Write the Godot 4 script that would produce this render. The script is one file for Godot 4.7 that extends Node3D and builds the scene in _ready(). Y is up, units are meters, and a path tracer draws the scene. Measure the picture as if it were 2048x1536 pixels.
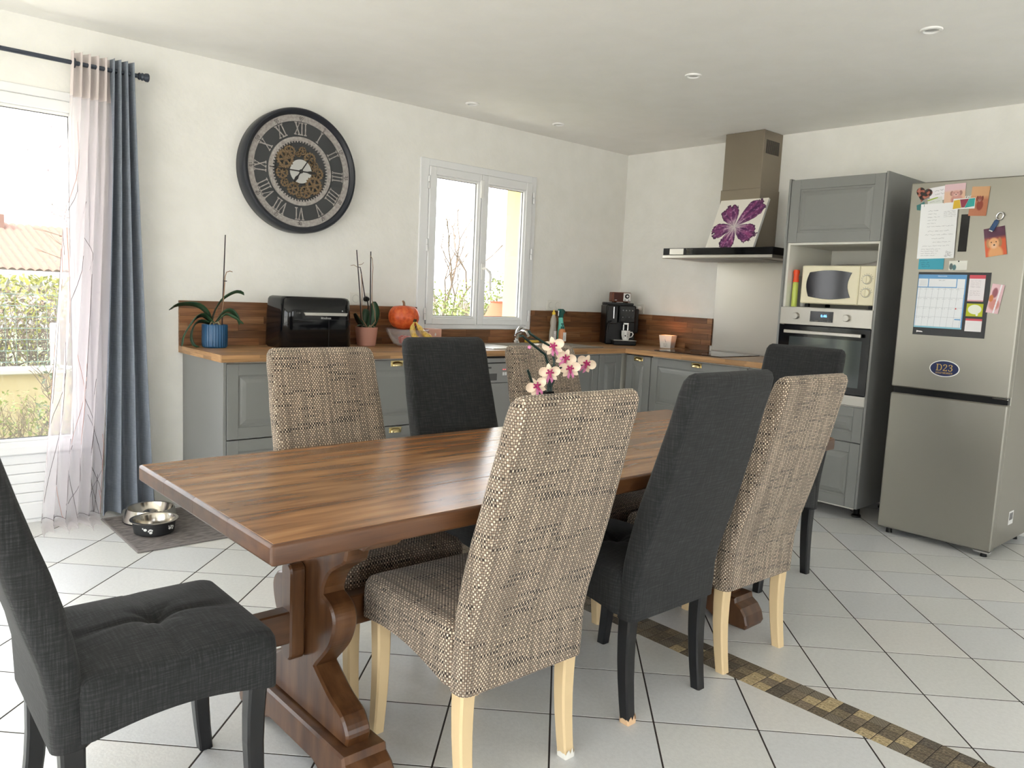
extends Node3D
# A kitchen-diner: window wall at z = 0, hood wall at x = 0, y up, metres.

var M := {}
var taken := {}
var sg := 1
var rng := RandomNumberGenerator.new()
const CEIL := 2.519
const FACE_WEST := -PI / 2   # turns a thing's front (+z) towards -x

func _ready() -> void:
	view()
	materials()
	room()
	outside()
	worktops()
	base_units()
	tall_unit()
	fridge()
	fridge_things()
	hood()
	dining_table()
	chairs()
	curtains()
	clock()
	counter_things()
	floor_things()
	brick_orchid()
	spots()

# ---------------------------------------------------------------- camera, sky, sun, exposure
func view() -> void:
	var cam := Camera3D.new()
	cam.name = "camera"
	var yaw := 0.726178
	var pitch := -0.1144
	var roll := 0.0458437
	var fwd := Vector3(sin(yaw) * cos(pitch), sin(pitch), -cos(yaw) * cos(pitch))
	var right := Vector3(cos(yaw), 0, sin(yaw))
	var up := right.cross(fwd)
	var r := right * cos(roll) + up * sin(roll)
	var u := up * cos(roll) - right * sin(roll)
	cam.transform = Transform3D(Basis(r, u, -fwd), Vector3(-5.27719, 1.28438, 4.5658))
	cam.fov = rad_to_deg(2.0 * atan(768.0 / 1559.613))
	cam.near = 0.05
	cam.far = 200.0
	cam.current = true
	add_child(cam)
	var env := Environment.new()
	env.background_mode = Environment.BG_SKY
	var sky := Sky.new()
	var ps := ProceduralSkyMaterial.new()
	ps.sky_top_color = Color(0.94, 0.97, 1.0)
	ps.sky_horizon_color = Color(1.0, 1.0, 1.0)
	ps.ground_horizon_color = Color(0.72, 0.72, 0.72)
	ps.ground_bottom_color = Color(0.5, 0.5, 0.5)
	ps.sun_angle_max = 4.0
	sky.sky_material = ps
	env.sky = sky
	env.background_energy_multiplier = 1.0
	env.tonemap_mode = Environment.TONE_MAPPER_LINEAR
	env.tonemap_exposure = 7.4
	env.sdfgi_enabled = true
	env.ssao_enabled = true
	env.ssil_enabled = true
	var we := WorldEnvironment.new()
	we.name = "world"
	we.environment = env
	add_child(we)
	var sun := DirectionalLight3D.new()
	sun.name = "sun"
	sun.light_color = Color(1.0, 0.95, 0.86)
	sun.light_energy = 0.65
	sun.light_angular_distance = 3.0
	sun.shadow_enabled = true
	var from := Vector3(-0.74, 0.66, -0.10).normalized()
	sun.basis = Basis.looking_at(-from, Vector3.UP)
	add_child(sun)

# ---------------------------------------------------------------- nodes
func numbered(called: String) -> String:
	var n: int = taken.get(called, 0)
	taken[called] = n + 1
	return called if n == 0 else "%s_%03d" % [called, n]

func tag(o: Node3D, label: String, category: String, group := "") -> Node3D:
	o.set_meta("label", label)
	o.set_meta("category", category)
	if group != "":
		o.set_meta("group", group)
	return o

func thing(called: String, label: String, category: String, at := Vector3.ZERO, turn := 0.0, group := "") -> Node3D:
	var o := Node3D.new()
	o.name = numbered(called)
	add_child(o)
	o.position = at
	o.rotation.y = turn
	tag(o, label, category, group)
	return o

func setting(called: String, at := Vector3.ZERO) -> Node3D:
	var o := Node3D.new()
	o.name = numbered(called)
	add_child(o)
	o.position = at
	o.set_meta("kind", "structure")
	return o

func fin(st: SurfaceTool) -> ArrayMesh:
	st.generate_normals()
	return st.commit()

func part(st, called: String, m: Material, parent: Node3D, at := Vector3.ZERO, turn := Vector3.ZERO) -> MeshInstance3D:
	var o := MeshInstance3D.new()
	o.name = called
	o.mesh = fin(st) if st is SurfaceTool else st
	o.material_override = m
	parent.add_child(o, true)
	o.position = at
	o.rotation = turn
	return o

func solo(st, called: String, m: Material, label: String, category: String, at := Vector3.ZERO, turn := Vector3.ZERO, group := "") -> MeshInstance3D:
	var o := part(st, numbered(called), m, self, at, turn)
	tag(o, label, category, group)
	return o

# ---------------------------------------------------------------- shapes
func S() -> SurfaceTool:
	var st := SurfaceTool.new()
	st.begin(Mesh.PRIMITIVE_TRIANGLES)
	st.set_smooth_group(-1)
	return st

func tri(st: SurfaceTool, a: Vector3, b: Vector3, c: Vector3) -> void:   # a b c anticlockwise seen from outside
	st.add_vertex(a)
	st.add_vertex(c)
	st.add_vertex(b)

func quad(st: SurfaceTool, a: Vector3, b: Vector3, c: Vector3, d: Vector3) -> void:
	tri(st, a, b, c)
	tri(st, a, c, d)

func bx(st: SurfaceTool, a: Vector3, b: Vector3, bev := 0.0, xf := Transform3D()) -> void:   # box between two corners, chamfered
	var lo := Vector3(minf(a.x, b.x), minf(a.y, b.y), minf(a.z, b.z))
	var hi := Vector3(maxf(a.x, b.x), maxf(a.y, b.y), maxf(a.z, b.z))
	var c := (lo + hi) / 2
	var h := (hi - lo) / 2
	var v := minf(bev, minf(h.x, minf(h.y, h.z)) * 0.98)
	st.set_smooth_group(-1)
	for ax in 3:
		var u := (ax + 1) % 3
		var w := (ax + 2) % 3
		for s in [-1.0, 1.0]:
			var q := []
			for k in [[-1, -1], [1, -1], [1, 1], [-1, 1]]:
				var p := Vector3.ZERO
				p[ax] = s * h[ax]
				p[u] = k[0] * (h[u] - v)
				p[w] = k[1] * (h[w] - v)
				q.append(xf * (c + p))
			if s > 0:
				quad(st, q[0], q[1], q[2], q[3])
			else:
				quad(st, q[3], q[2], q[1], q[0])
	if v <= 0.0:
		return
	for ax in 3:      # edges along ax
		var u := (ax + 1) % 3
		var w := (ax + 2) % 3
		for su in [-1.0, 1.0]:
			for sw in [-1.0, 1.0]:
				var q := []
				for k in [[-1, 0], [1, 0], [1, 1], [-1, 1]]:
					var p := Vector3.ZERO
					p[ax] = k[0] * (h[ax] - v)
					p[u] = su * (h[u] - (0.0 if k[1] == 0 else v))
					p[w] = sw * (h[w] - (v if k[1] == 0 else 0.0))
					q.append(xf * (c + p))
				if su * sw > 0:
					quad(st, q[3], q[2], q[1], q[0])
				else:
					quad(st, q[0], q[1], q[2], q[3])
	for sx in [-1.0, 1.0]:
		for sy in [-1.0, 1.0]:
			for sz in [-1.0, 1.0]:
				var p1 := xf * (c + Vector3(sx * h.x, sy * (h.y - v), sz * (h.z - v)))
				var p2 := xf * (c + Vector3(sx * (h.x - v), sy * h.y, sz * (h.z - v)))
				var p3 := xf * (c + Vector3(sx * (h.x - v), sy * (h.y - v), sz * h.z))
				if sx * sy * sz > 0:
					tri(st, p1, p2, p3)
				else:
					tri(st, p3, p2, p1)

func box(a: Vector3, b: Vector3, bev := 0.0) -> SurfaceTool:
	var st := S()
	bx(st, a, b, bev)
	return st

func lathe(st: SurfaceTool, prof: Array, n := 24, xf := Transform3D(), ribs := 0, rib := 0.0, from := 0.0, to := TAU) -> void:   # prof: Vector2(radius, height), upwards on the outside
	var g := sg
	for j in prof.size() - 1:
		if j > 0:
			var d0: Vector2 = (prof[j] - prof[j - 1]).normalized()
			var d1: Vector2 = (prof[j + 1] - prof[j]).normalized()
			if d0.dot(d1) < 0.8:
				g += 1
		st.set_smooth_group(g)
		for i in n:
			var q := []
			for k in [[0, 0], [0, 1], [1, 1], [1, 0]]:
				var th: float = lerpf(from, to, float(i + k[0]) / n)
				var p: Vector2 = prof[j + k[1]]
				var r := p.x
				if ribs > 0:
					r *= 1.0 + rib * absf(sin(th * ribs / 2.0))
				q.append(xf * Vector3(r * cos(th), p.y, r * sin(th)))
			if prof[j].x < 1e-6:
				tri(st, q[0], q[1], q[2])
			elif prof[j + 1].x < 1e-6:
				tri(st, q[0], q[1], q[3])
			else:
				quad(st, q[0], q[1], q[2], q[3])
	sg = g + 1

func turned(prof: Array, n := 24) -> SurfaceTool:
	var st := S()
	lathe(st, prof, n)
	return st

func tube(st: SurfaceTool, pts: Array, rad, n := 8, caps := true) -> void:   # rad: a number or one for each point
	var rings := []
	var side := Vector3.ZERO
	for i in pts.size():
		var d: Vector3 = (pts[mini(i + 1, pts.size() - 1)] - pts[maxi(i - 1, 0)]).normalized()
		if side == Vector3.ZERO:
			side = d.cross(Vector3.UP if absf(d.y) < 0.9 else Vector3.RIGHT).normalized()
		side = (side - d * side.dot(d)).normalized()
		var up := side.cross(d)
		var r: float = rad if not rad is Array else rad[i]
		var ring := []
		for k in n:
			var t := TAU * k / n
			ring.append(pts[i] + (side * cos(t) + up * sin(t)) * r)
		rings.append(ring)
	loft(st, rings, caps)

func loft(st: SurfaceTool, rings: Array, caps := true, smooth := true) -> void:   # closed rings, joined in order
	sg += 1
	st.set_smooth_group(sg if smooth else -1)
	var n: int = rings[0].size()
	var mid := Vector3.ZERO
	for p in rings[0]:
		mid += p / n
	var out := 0.0
	for k in n:
		var a: Vector3 = rings[0][k]
		out += (rings[1][k] - a).cross(rings[0][(k + 1) % n] - a).dot(a - mid)
	if out < 0:
		var turned_rings := []
		for ring in rings:
			var c: Array = ring.duplicate()
			c.reverse()
			turned_rings.append(c)
		rings = turned_rings
	for j in rings.size() - 1:
		for k in n:
			var l := (k + 1) % n
			quad(st, rings[j][k], rings[j + 1][k], rings[j + 1][l], rings[j][l])
	if caps:
		st.set_smooth_group(-1)
		for e in [0, rings.size() - 1]:
			var c := Vector3.ZERO
			for p in rings[e]:
				c += p / n
			for k in n:
				if e == 0:
					tri(st, c, rings[e][k], rings[e][(k + 1) % n])
				else:
					tri(st, c, rings[e][(k + 1) % n], rings[e][k])

func sheet(st: SurfaceTool, rows: Array) -> void:   # open grid of points
	sg += 1
	st.set_smooth_group(sg)
	for j in rows.size() - 1:
		for k in rows[j].size() - 1:
			quad(st, rows[j][k], rows[j][k + 1], rows[j + 1][k + 1], rows[j + 1][k])
	st.set_smooth_group(-1)

func prism(st: SurfaceTool, poly: PackedVector2Array, depth: float, xf := Transform3D(), bev := 0.0, smooth := false) -> void:   # outline in xy, from z = 0 to depth
	var tidy := PackedVector2Array()
	for v in poly:
		if tidy.is_empty() or v.distance_to(tidy[-1]) > 1e-5:
			tidy.append(v)
	if tidy[0].distance_to(tidy[-1]) < 1e-5:
		tidy.remove_at(tidy.size() - 1)
	poly = tidy
	if Geometry2D.is_polygon_clockwise(poly):
		poly.reverse()
	var n := poly.size()
	var ins := PackedVector2Array()
	for i in n:
		var a := (poly[i] - poly[(i + n - 1) % n]).normalized()
		var b := (poly[(i + 1) % n] - poly[i]).normalized()
		var m := (a + b).normalized()
		var k := bev / maxf(0.4, m.dot(a))
		ins.append(poly[i] + Vector2(-m.y, m.x) * k)
	var t := Geometry2D.triangulate_polygon(ins)
	st.set_smooth_group(-1)
	for i in range(0, t.size(), 3):
		var a := ins[t[i]]
		var b := ins[t[i + 1]]
		var c := ins[t[i + 2]]
		if (b - a).cross(c - a) < 0:
			var s := b
			b = c
			c = s
		tri(st, xf * Vector3(a.x, a.y, depth), xf * Vector3(b.x, b.y, depth), xf * Vector3(c.x, c.y, depth))
		tri(st, xf * Vector3(a.x, a.y, 0), xf * Vector3(c.x, c.y, 0), xf * Vector3(b.x, b.y, 0))
	var levels := [[ins, 0.0], [poly, bev], [poly, depth - bev], [ins, depth]] if bev > 0 else [[poly, 0.0], [poly, depth]]
	if smooth:
		sg += 1
		st.set_smooth_group(sg)
	for j in levels.size() - 1:
		for i in n:
			var l := (i + 1) % n
			var p: PackedVector2Array = levels[j][0]
			var q: PackedVector2Array = levels[j + 1][0]
			quad(st, xf * Vector3(p[i].x, p[i].y, levels[j][1]), xf * Vector3(p[l].x, p[l].y, levels[j][1]), xf * Vector3(q[l].x, q[l].y, levels[j + 1][1]), xf * Vector3(q[i].x, q[i].y, levels[j + 1][1]))
	st.set_smooth_group(-1)

func rrect(w: float, h: float, r: float, n := 5, c := Vector2.ZERO) -> PackedVector2Array:
	var p := PackedVector2Array()
	for k in 4:
		var o := Vector2((w / 2 - r) * [1, -1, -1, 1][k], (h / 2 - r) * [1, 1, -1, -1][k])
		for i in n + 1:
			var t := PI / 2 * (k + float(i) / n)
			p.append(c + o + Vector2(cos(t), sin(t)) * r)
	return p

func disc_poly(r: float, n := 24, c := Vector2.ZERO) -> PackedVector2Array:
	var p := PackedVector2Array()
	for i in n:
		p.append(c + Vector2(cos(TAU * i / n), sin(TAU * i / n)) * r)
	return p

func rod(a: Vector3, b: Vector3, r: float, n := 12) -> SurfaceTool:
	var st := S()
	tube(st, [a, b], r, n)
	return st

func ball(st: SurfaceTool, c: Vector3, r: Vector3, n := 16) -> void:
	var prof := []
	for i in n / 2 + 1:
		var t := -PI / 2 + PI * i / (n / 2)
		prof.append(Vector2(maxf(0.0, cos(t)), sin(t)) if i > 0 and i < n / 2 else Vector2(0, sin(t)))
	lathe(st, prof, n, Transform3D(Basis.from_scale(r), c))

func spin(yaw: float, at := Vector3.ZERO) -> Transform3D:
	return Transform3D(Basis(Vector3.UP, yaw), at)

func flat_up(at := Vector3.ZERO) -> Transform3D:   # outline (x, y) laid down as (x, -z), extruded upwards
	return Transform3D(Basis(Vector3.RIGHT, -PI / 2), at)

func lettering(txt: String, size: float, depth: float, called: String, m: Material, parent: Node3D, at: Vector3, turn := Vector3.ZERO, serif := false, squeeze := 1.0) -> MeshInstance3D:
	var f := SystemFont.new()
	f.font_names = PackedStringArray(["Droid Serif" if serif else "Droid Sans"])
	var t := TextMesh.new()
	t.text = txt
	t.font = f
	t.font_size = 32
	t.pixel_size = size / 24.0
	t.depth = depth
	t.curve_step = 2.0
	var o := MeshInstance3D.new()
	o.name = called
	o.mesh = t
	o.material_override = m
	parent.add_child(o, true)
	o.position = at
	o.rotation = turn
	o.scale.x = squeeze
	return o

func card_mesh(w: float, h: float, t: float, bend := 0.0) -> ArrayMesh:   # a sheet standing in xy, its print (uv 0..1) on +z
	var st := S()
	var n := 6
	for i in n:
		var x0 := -w / 2 + w * i / n
		var x1 := -w / 2 + w * (i + 1) / n
		var z0 := bend * pow(2 * x0 / w, 2)
		var z1 := bend * pow(2 * x1 / w, 2)
		for s in [[x0, z0, -h / 2], [x1, z1, h / 2], [x1, z1, -h / 2], [x0, z0, -h / 2], [x0, z0, h / 2], [x1, z1, h / 2]]:
			st.set_uv(Vector2(s[0] / w + 0.5, 0.5 - s[2] / h))
			st.add_vertex(Vector3(s[0], s[2], s[1] + t))
		for s in [[x0, z0, -h / 2], [x1, z1, -h / 2], [x1, z1, h / 2], [x0, z0, -h / 2], [x1, z1, h / 2], [x0, z0, h / 2]]:
			st.set_uv(Vector2(0.01, 0.01))
			st.add_vertex(Vector3(s[0], s[2], s[1]))
		for e in [-h / 2, h / 2]:
			st.set_uv(Vector2(0.01, 0.01))
			quad(st, Vector3(x0, e, z0), Vector3(x1, e, z1), Vector3(x1, e, z1 + t), Vector3(x0, e, z0 + t))
	for e in [-w / 2, w / 2]:
		st.set_uv(Vector2(0.01, 0.01))
		quad(st, Vector3(e, -h / 2, bend), Vector3(e, h / 2, bend), Vector3(e, h / 2, bend + t), Vector3(e, -h / 2, bend + t))
	return fin(st)

# ---------------------------------------------------------------- procedural textures
func nz(w: int, h: int, freq: float, sd: int, sx := 1, sy := 1, oct := 3) -> PackedByteArray:   # tiling noise, drawn out sx and sy times
	var f := FastNoiseLite.new()
	f.noise_type = FastNoiseLite.TYPE_SIMPLEX_SMOOTH
	f.seed = sd
	f.frequency = freq
	f.fractal_octaves = oct
	var im := f.get_seamless_image(w / sx, h / sy)
	im.resize(w, h, Image.INTERPOLATE_CUBIC)
	im.convert(Image.FORMAT_L8)
	return im.get_data()

func tex(w: int, h: int, data: PackedByteArray) -> ImageTexture:
	return ImageTexture.create_from_image(Image.create_from_data(w, h, false, Image.FORMAT_RGB8, data))

func bump(w: int, h: int, data: PackedByteArray, strength: float) -> ImageTexture:
	var im := Image.create_from_data(w, h, false, Image.FORMAT_L8, data)
	im.convert(Image.FORMAT_RGBA8)
	im.bump_map_to_normal_map(strength)
	return ImageTexture.create_from_image(im)

func ramp(data: Array, stops: Array) -> PackedByteArray:   # grey bytes through colour stops [[0, Color], ...]
	var lut := PackedByteArray()
	for i in 256:
		var t := i / 255.0
		var c: Color = stops[-1][1]
		for k in stops.size() - 1:
			if t <= stops[k + 1][0]:
				var u: float = clampf((t - stops[k][0]) / (stops[k + 1][0] - stops[k][0]), 0, 1)
				c = (stops[k][1] as Color).lerp(stops[k + 1][1], u)
				break
		lut.append_array([int(c.r * 255), int(c.g * 255), int(c.b * 255)])
	var out := PackedByteArray()
	out.resize(data.size() * 3)
	for i in data.size():
		var v: int = data[i] * 3
		out[i * 3] = lut[v]
		out[i * 3 + 1] = lut[v + 1]
		out[i * 3 + 2] = lut[v + 2]
	return out

func mix_noise(list: Array, weights: Array, gain := 1.0) -> Array:
	var out := []
	out.resize(list[0].size())
	var n := list.size()
	for i in out.size():
		var v := 0.0
		for k in n:
			v += (list[k][i] - 128) * weights[k]
		out[i] = clampi(int(128 + v * gain), 0, 255)
	return out

func rgb(r: int, g: int, b: int) -> Color:
	return Color(r / 255.0, g / 255.0, b / 255.0)

func mt(key: String, c: Color, rough := 0.5, metal := 0.0, o := {}) -> StandardMaterial3D:
	var m := StandardMaterial3D.new()
	m.resource_name = key
	m.albedo_color = c
	m.roughness = rough
	m.metallic = metal
	for k in o:
		m.set(k, o[k])
	M[key] = m
	return m

func tri_mt(key: String, t: Texture2D, metres: Vector2, rough := 0.6, o := {}) -> StandardMaterial3D:   # texture laid on by the thing's own axes, one repeat every so many metres
	var m := mt(key, Color.WHITE, rough, 0.0, o)
	m.albedo_texture = t
	m.uv1_triplanar = true
	m.uv1_triplanar_sharpness = 12.0
	m.uv1_scale = Vector3(1.0 / metres.x, 1.0 / metres.y, 1.0 / metres.x)
	return m

func normal_on(m: StandardMaterial3D, t: Texture2D, scale := 1.0) -> void:
	m.normal_enabled = true
	m.normal_texture = t
	m.normal_scale = scale

func weave_textures() -> Array:
	var w := 1024
	var cols := 92
	var rows := 70
	var r := RandomNumberGenerator.new()
	r.seed = 11
	var cf := []
	for i in cols:
		cf.append(r.randf_range(0.80, 1.0) if r.randf() < 0.72 else r.randf_range(1.05, 1.22))
	var dark := []           # weft threads: dark stretches
	for j in rows:
		var segs := []
		for k in 2:
			if r.randf() < 0.4:
				segs.append([r.randi_range(0, cols), r.randi_range(4, 22)])
		dark.append(segs)
	var light := []          # warp threads: pale stretches
	for i in cols:
		var segs := []
		for k in 2:
			if r.randf() < 0.45:
				segs.append([r.randi_range(0, rows), r.randi_range(10, 40)])
		light.append(segs)
	var fib := nz(w, w, 0.12, 5, 1, 1, 2)
	var out := PackedByteArray()
	out.resize(w * w * 3)
	var hgt := PackedByteArray()
	hgt.resize(w * w)
	var wf := []              # per-cell colours
	for j in rows:
		for i in cols:
			var over := (i + j) % 2 == 0
			var c: Color
			if over:
				var f: float = cf[i]
				for s in light[i]:
					if posmod(j - s[0], rows) < s[1]:
						f = maxf(f, 1.16)
				f *= r.randf_range(0.92, 1.06)
				c = Color(0.785 * f, 0.73 * f, 0.65 * f)
			else:
				var f := r.randf_range(0.9, 1.08)
				c = Color(0.535 * f, 0.46 * f, 0.395 * f)
				for s in dark[j]:
					if posmod(i - s[0], cols) < s[1]:
						c = Color(0.23 * f, 0.18 * f, 0.15 * f)
			wf.append(c)
	for y in w:
		var fy := float(y) / w * rows
		var j := int(fy)
		fy -= j
		for x in w:
			var fx := float(x) / w * cols
			var i := int(fx)
			fx -= i
			var c: Color = wf[j * cols + i]
			var over := (i + j) % 2 == 0
			var across := absf((fx if over else fy) - 0.5) * 2.0
			var along := absf((fy if over else fx) - 0.5) * 2.0
			var body := clampf((0.94 - across) / 0.3, 0, 1) * clampf((1.12 - along) / 0.4, 0.0, 1)
			var n := 0.88 + fib[y * w + x] / 255.0 * 0.24
			var q := (y * w + x) * 3
			var b := body * n
			var g := (1.0 - body)
			out[q] = clampi(int((c.r * b + 0.20 * g) * 255), 0, 255)
			out[q + 1] = clampi(int((c.g * b + 0.155 * g) * 255), 0, 255)
			out[q + 2] = clampi(int((c.b * b + 0.125 * g) * 255), 0, 255)
			hgt[y * w + x] = clampi(int(body * (1.0 - across * across * 0.5) * (0.95 if over else 0.75) * 255), 0, 255)
	return [tex(w, w, out), bump(w, w, hgt, 3.0)]

func materials() -> void:
	rng.seed = 7
	mt("white_paint", rgb(232, 230, 222), 0.75)
	var orange := nz(512, 512, 0.06, 3)
	var wallm := tri_mt("plaster", tex(512, 512, ramp(Array(nz(512, 512, 0.012, 9)), [[0.0, rgb(238, 237, 231)], [1.0, rgb(243, 242, 237)]])), Vector2(1.2, 1.2), 0.9)
	normal_on(wallm, bump(512, 512, orange, 0.6), 0.5)
	var ceilm := tri_mt("ceiling_paint", tex(512, 512, ramp(Array(nz(512, 512, 0.012, 10)), [[0.0, rgb(246, 245, 240)], [1.0, rgb(250, 249, 245)]])), Vector2(1.7, 1.7), 0.95)
	normal_on(ceilm, wallm.normal_texture, 0.25)
	mt("render_cream", rgb(232, 214, 160), 0.95)
	mt("pvc", rgb(238, 239, 240), 0.35)
	mt("gasket", rgb(90, 88, 90), 0.6)
	mt("glass", Color(0.9, 0.96, 0.96, 0.06), 0.02, 0.0, {"transparency": BaseMaterial3D.TRANSPARENCY_ALPHA})
	# floor
	var sp := mix_noise([nz(512, 512, 0.05, 21), nz(512, 512, 0.2, 22)], [0.5, 0.4])
	var tt := tex(512, 512, ramp(sp, [[0.0, rgb(208, 208, 207)], [0.5, rgb(219, 219, 218)], [1.0, rgb(228, 228, 227)]]))
	var tb := bump(512, 512, nz(512, 512, 0.09, 23), 1.0)
	for k in 4:
		var m := tri_mt("tile_%d" % k, tt, Vector2(0.5, 0.5), 0.3, {"uv1_offset": Vector3(k * 0.31, k * 0.17, k * 0.23), "metallic_specular": 0.5})
		m.albedo_color = [rgb(255, 255, 255), rgb(250, 250, 248), rgb(255, 253, 250), rgb(246, 247, 249)][k]
		normal_on(m, tb, 0.22)
	mt("grout", rgb(52, 44, 40), 0.95)
	var stone := [nz(256, 256, 0.05, 31), nz(256, 256, 0.22, 32)]
	var stone_b := bump(256, 256, stone[1], 2.0)
	var tones := [[rgb(92, 80, 64), rgb(130, 117, 96)], [rgb(112, 99, 78), rgb(150, 136, 110)], [rgb(170, 150, 112), rgb(206, 187, 148)], [rgb(78, 70, 60), rgb(112, 103, 90)], [rgb(120, 106, 88), rgb(146, 132, 112)]]
	for k in 5:
		var m := tri_mt("mosaic_%d" % k, tex(256, 256, ramp(mix_noise(stone, [0.8, 0.9]), [[0.0, (tones[k][0] as Color).darkened(0.35)], [0.42, tones[k][0]], [0.7, tones[k][1]], [1.0, (tones[k][1] as Color).lightened(0.15)]])), Vector2(0.13, 0.13), 0.55)
		normal_on(m, stone_b, 0.5)
	var pat := PackedByteArray()          # carved leaf pattern of some mosaic pieces
	pat.resize(256 * 256)
	for y in 256:
		for x in 256:
			var a: float = sin(x * TAU / 32.0) * sin(y * TAU / 32.0) + 0.6 * sin((x + y) * TAU / 21.333) + (stone[1][y * 256 + x] - 128) / 90.0
			pat[y * 256 + x] = 215 if a > 0.25 else 60
	var pm := tri_mt("mosaic_5", tex(256, 256, ramp(Array(pat), [[0.0, rgb(84, 76, 68)], [1.0, rgb(152, 142, 120)]])), Vector2(0.1, 0.1), 0.6)
	normal_on(pm, bump(256, 256, pat, 2.0), 0.5)
	# woods
	var g1 := nz(2048, 512, 0.05, 41, 64, 1, 3)
	var g2 := nz(2048, 512, 0.2, 42, 64, 1, 2)
	var g3 := nz(2048, 512, 0.014, 43, 6, 1, 4)
	var walnut := tex(2048, 512, ramp(mix_noise([g1, g2, g3], [0.10, 0.08, 0.52]), [[0.0, rgb(80, 54, 36)], [0.3, rgb(112, 79, 52)], [0.5, rgb(144, 105, 70)], [0.72, rgb(168, 129, 90)], [1.0, rgb(190, 155, 114)]]))
	for k in 4:
		var m := tri_mt("table_%d" % k, walnut, Vector2(2.4, 0.5), 0.27, {"uv1_offset": Vector3(k * 0.37, k * 0.21, k * 0.43)})
		m.uv1_scale.z = 2.0
		m.albedo_color = [rgb(236, 228, 222), rgb(255, 250, 244), rgb(244, 240, 238), rgb(255, 246, 238)][k]
		m.roughness_texture = tex(2048, 512, ramp(mix_noise([g3, g2], [0.9, 0.2]), [[0.0, Color(0.85, 0.85, 0.85)], [1.0, Color(1.0, 1.0, 1.0)]]))
	tri_mt("table_edge", walnut, Vector2(2.4, 0.5), 0.36).albedo_color = rgb(156, 140, 130)
	M.table_edge.uv1_scale.z = 2.0
	var wi: Image = walnut.get_image().duplicate()
	wi.rotate_90(CLOCKWISE)
	tri_mt("trestle", ImageTexture.create_from_image(wi), Vector2(0.45, 1.6), 0.3).albedo_color = rgb(156, 142, 134)
	tri_mt("trestle_long", walnut, Vector2(1.8, 0.45), 0.3).albedo_color = rgb(156, 142, 134)
	# butcher-block staves: worktop and splashback; thin paler top sheet over the darker plank body
	var grain := mix_noise([g1, g2], [0.7, 0.6])
	var oak := ramp(grain, [[0.0, rgb(140, 103, 68)], [0.5, rgb(176, 136, 95)], [1.0, rgb(204, 166, 122)]])
	var r := RandomNumberGenerator.new()
	r.seed = 5
	var row_h := 32
	for row in 16:
		var x := r.randi_range(-200, 0)
		while x < 2048:
			var len := r.randi_range(300, 800)
			var f := r.randf_range(0.84, 1.1)
			for y in range(row * row_h, (row + 1) * row_h):
				for xx in range(maxi(x, 0), mini(x + len, 2048)):
					var q := (y * 2048 + xx) * 3
					var e := f * (0.86 if y % row_h == 0 or xx == x else 1.0)
					for k in 3:
						oak[q + k] = clampi(int(oak[q + k] * e), 0, 255)
			x += len
	var oak_t := tex(2048, 512, oak)
	tri_mt("worktop", oak_t, Vector2(1.7, 0.62), 0.38).uv1_scale.z = 1.0 / 0.62
	var gt := tex(2048, 512, ramp(grain, [[0.0, rgb(118, 82, 54)], [0.5, rgb(152, 110, 76)], [1.0, rgb(178, 136, 98)]]))
	for k in 5:
		tri_mt("stave_%d" % k, gt, Vector2(1.1, 0.5), 0.45, {"uv1_offset": Vector3(k * 0.23, k * 0.31, k * 0.19)}).albedo_color = [rgb(255, 255, 255), rgb(226, 218, 212), rgb(206, 196, 190), rgb(240, 226, 214), rgb(188, 178, 172)][k]
	# cloths
	var wv := weave_textures()
	var wm := tri_mt("weave", wv[0], Vector2(0.46, 0.46), 0.95, {"rim_enabled": true, "rim": 0.25})
	normal_on(wm, wv[1], 1.0)
	var l1 := nz(512, 512, 0.10, 51, 16, 1, 3)
	var l2 := nz(512, 512, 0.10, 52, 1, 16, 3)
	var l3 := nz(512, 512, 0.3, 53)
	var lin := mix_noise([l1, l2, l3], [0.8, 0.8, 0.35])
	var lm := tri_mt("charcoal_linen", tex(512, 512, ramp(lin, [[0.0, rgb(23, 24, 25)], [0.5, rgb(32, 33, 34)], [1.0, rgb(52, 53, 55)]])), Vector2(0.3, 0.3), 0.95, {"rim_enabled": true, "rim": 0.12})
	var linb := PackedByteArray(lin)
	normal_on(lm, bump(512, 512, linb, 1.6), 0.5)
	var cm := tri_mt("curtain_cloth", tex(512, 512, ramp(lin, [[0.0, rgb(118, 124, 134)], [0.5, rgb(128, 135, 146)], [1.0, rgb(140, 147, 158)]])), Vector2(0.25, 0.25), 0.95, {"backlight_enabled": true, "backlight": rgb(60, 64, 72), "cull_mode": BaseMaterial3D.CULL_DISABLED})
	mt("sheer", Color(0.97, 0.95, 0.96, 0.40), 0.95, 0.0, {"transparency": BaseMaterial3D.TRANSPARENCY_ALPHA, "cull_mode": BaseMaterial3D.CULL_DISABLED, "backlight_enabled": true, "backlight": Color(0.95, 0.92, 0.94)})
	mt("sheer_band", Color(0.86, 0.82, 0.81, 0.85), 0.95, 0.0, {"transparency": BaseMaterial3D.TRANSPARENCY_ALPHA, "cull_mode": BaseMaterial3D.CULL_DISABLED, "backlight_enabled": true, "backlight": Color(0.3, 0.28, 0.28)})
	mt("thread_dark", rgb(74, 62, 66), 0.9)
	mt("thread_copper", rgb(176, 122, 104), 0.8)
	var mb := nz(512, 512, 0.035, 61, 3, 1, 2)
	var mm := tri_mt("mat_cloth", tex(512, 512, ramp(mix_noise([mb, l3], [0.8, 0.4]), [[0.0, rgb(82, 76, 75)], [0.5, rgb(118, 112, 110)], [1.0, rgb(146, 140, 138)]])), Vector2(0.4, 0.4), 0.95)
	normal_on(mm, bump(512, 512, mb, 5.0), 1.0)
	# metals, lacquers, plastics
	var br := nz(512, 512, 0.35, 71, 1, 32, 2)
	var brn := bump(512, 512, br, 0.6)
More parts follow.
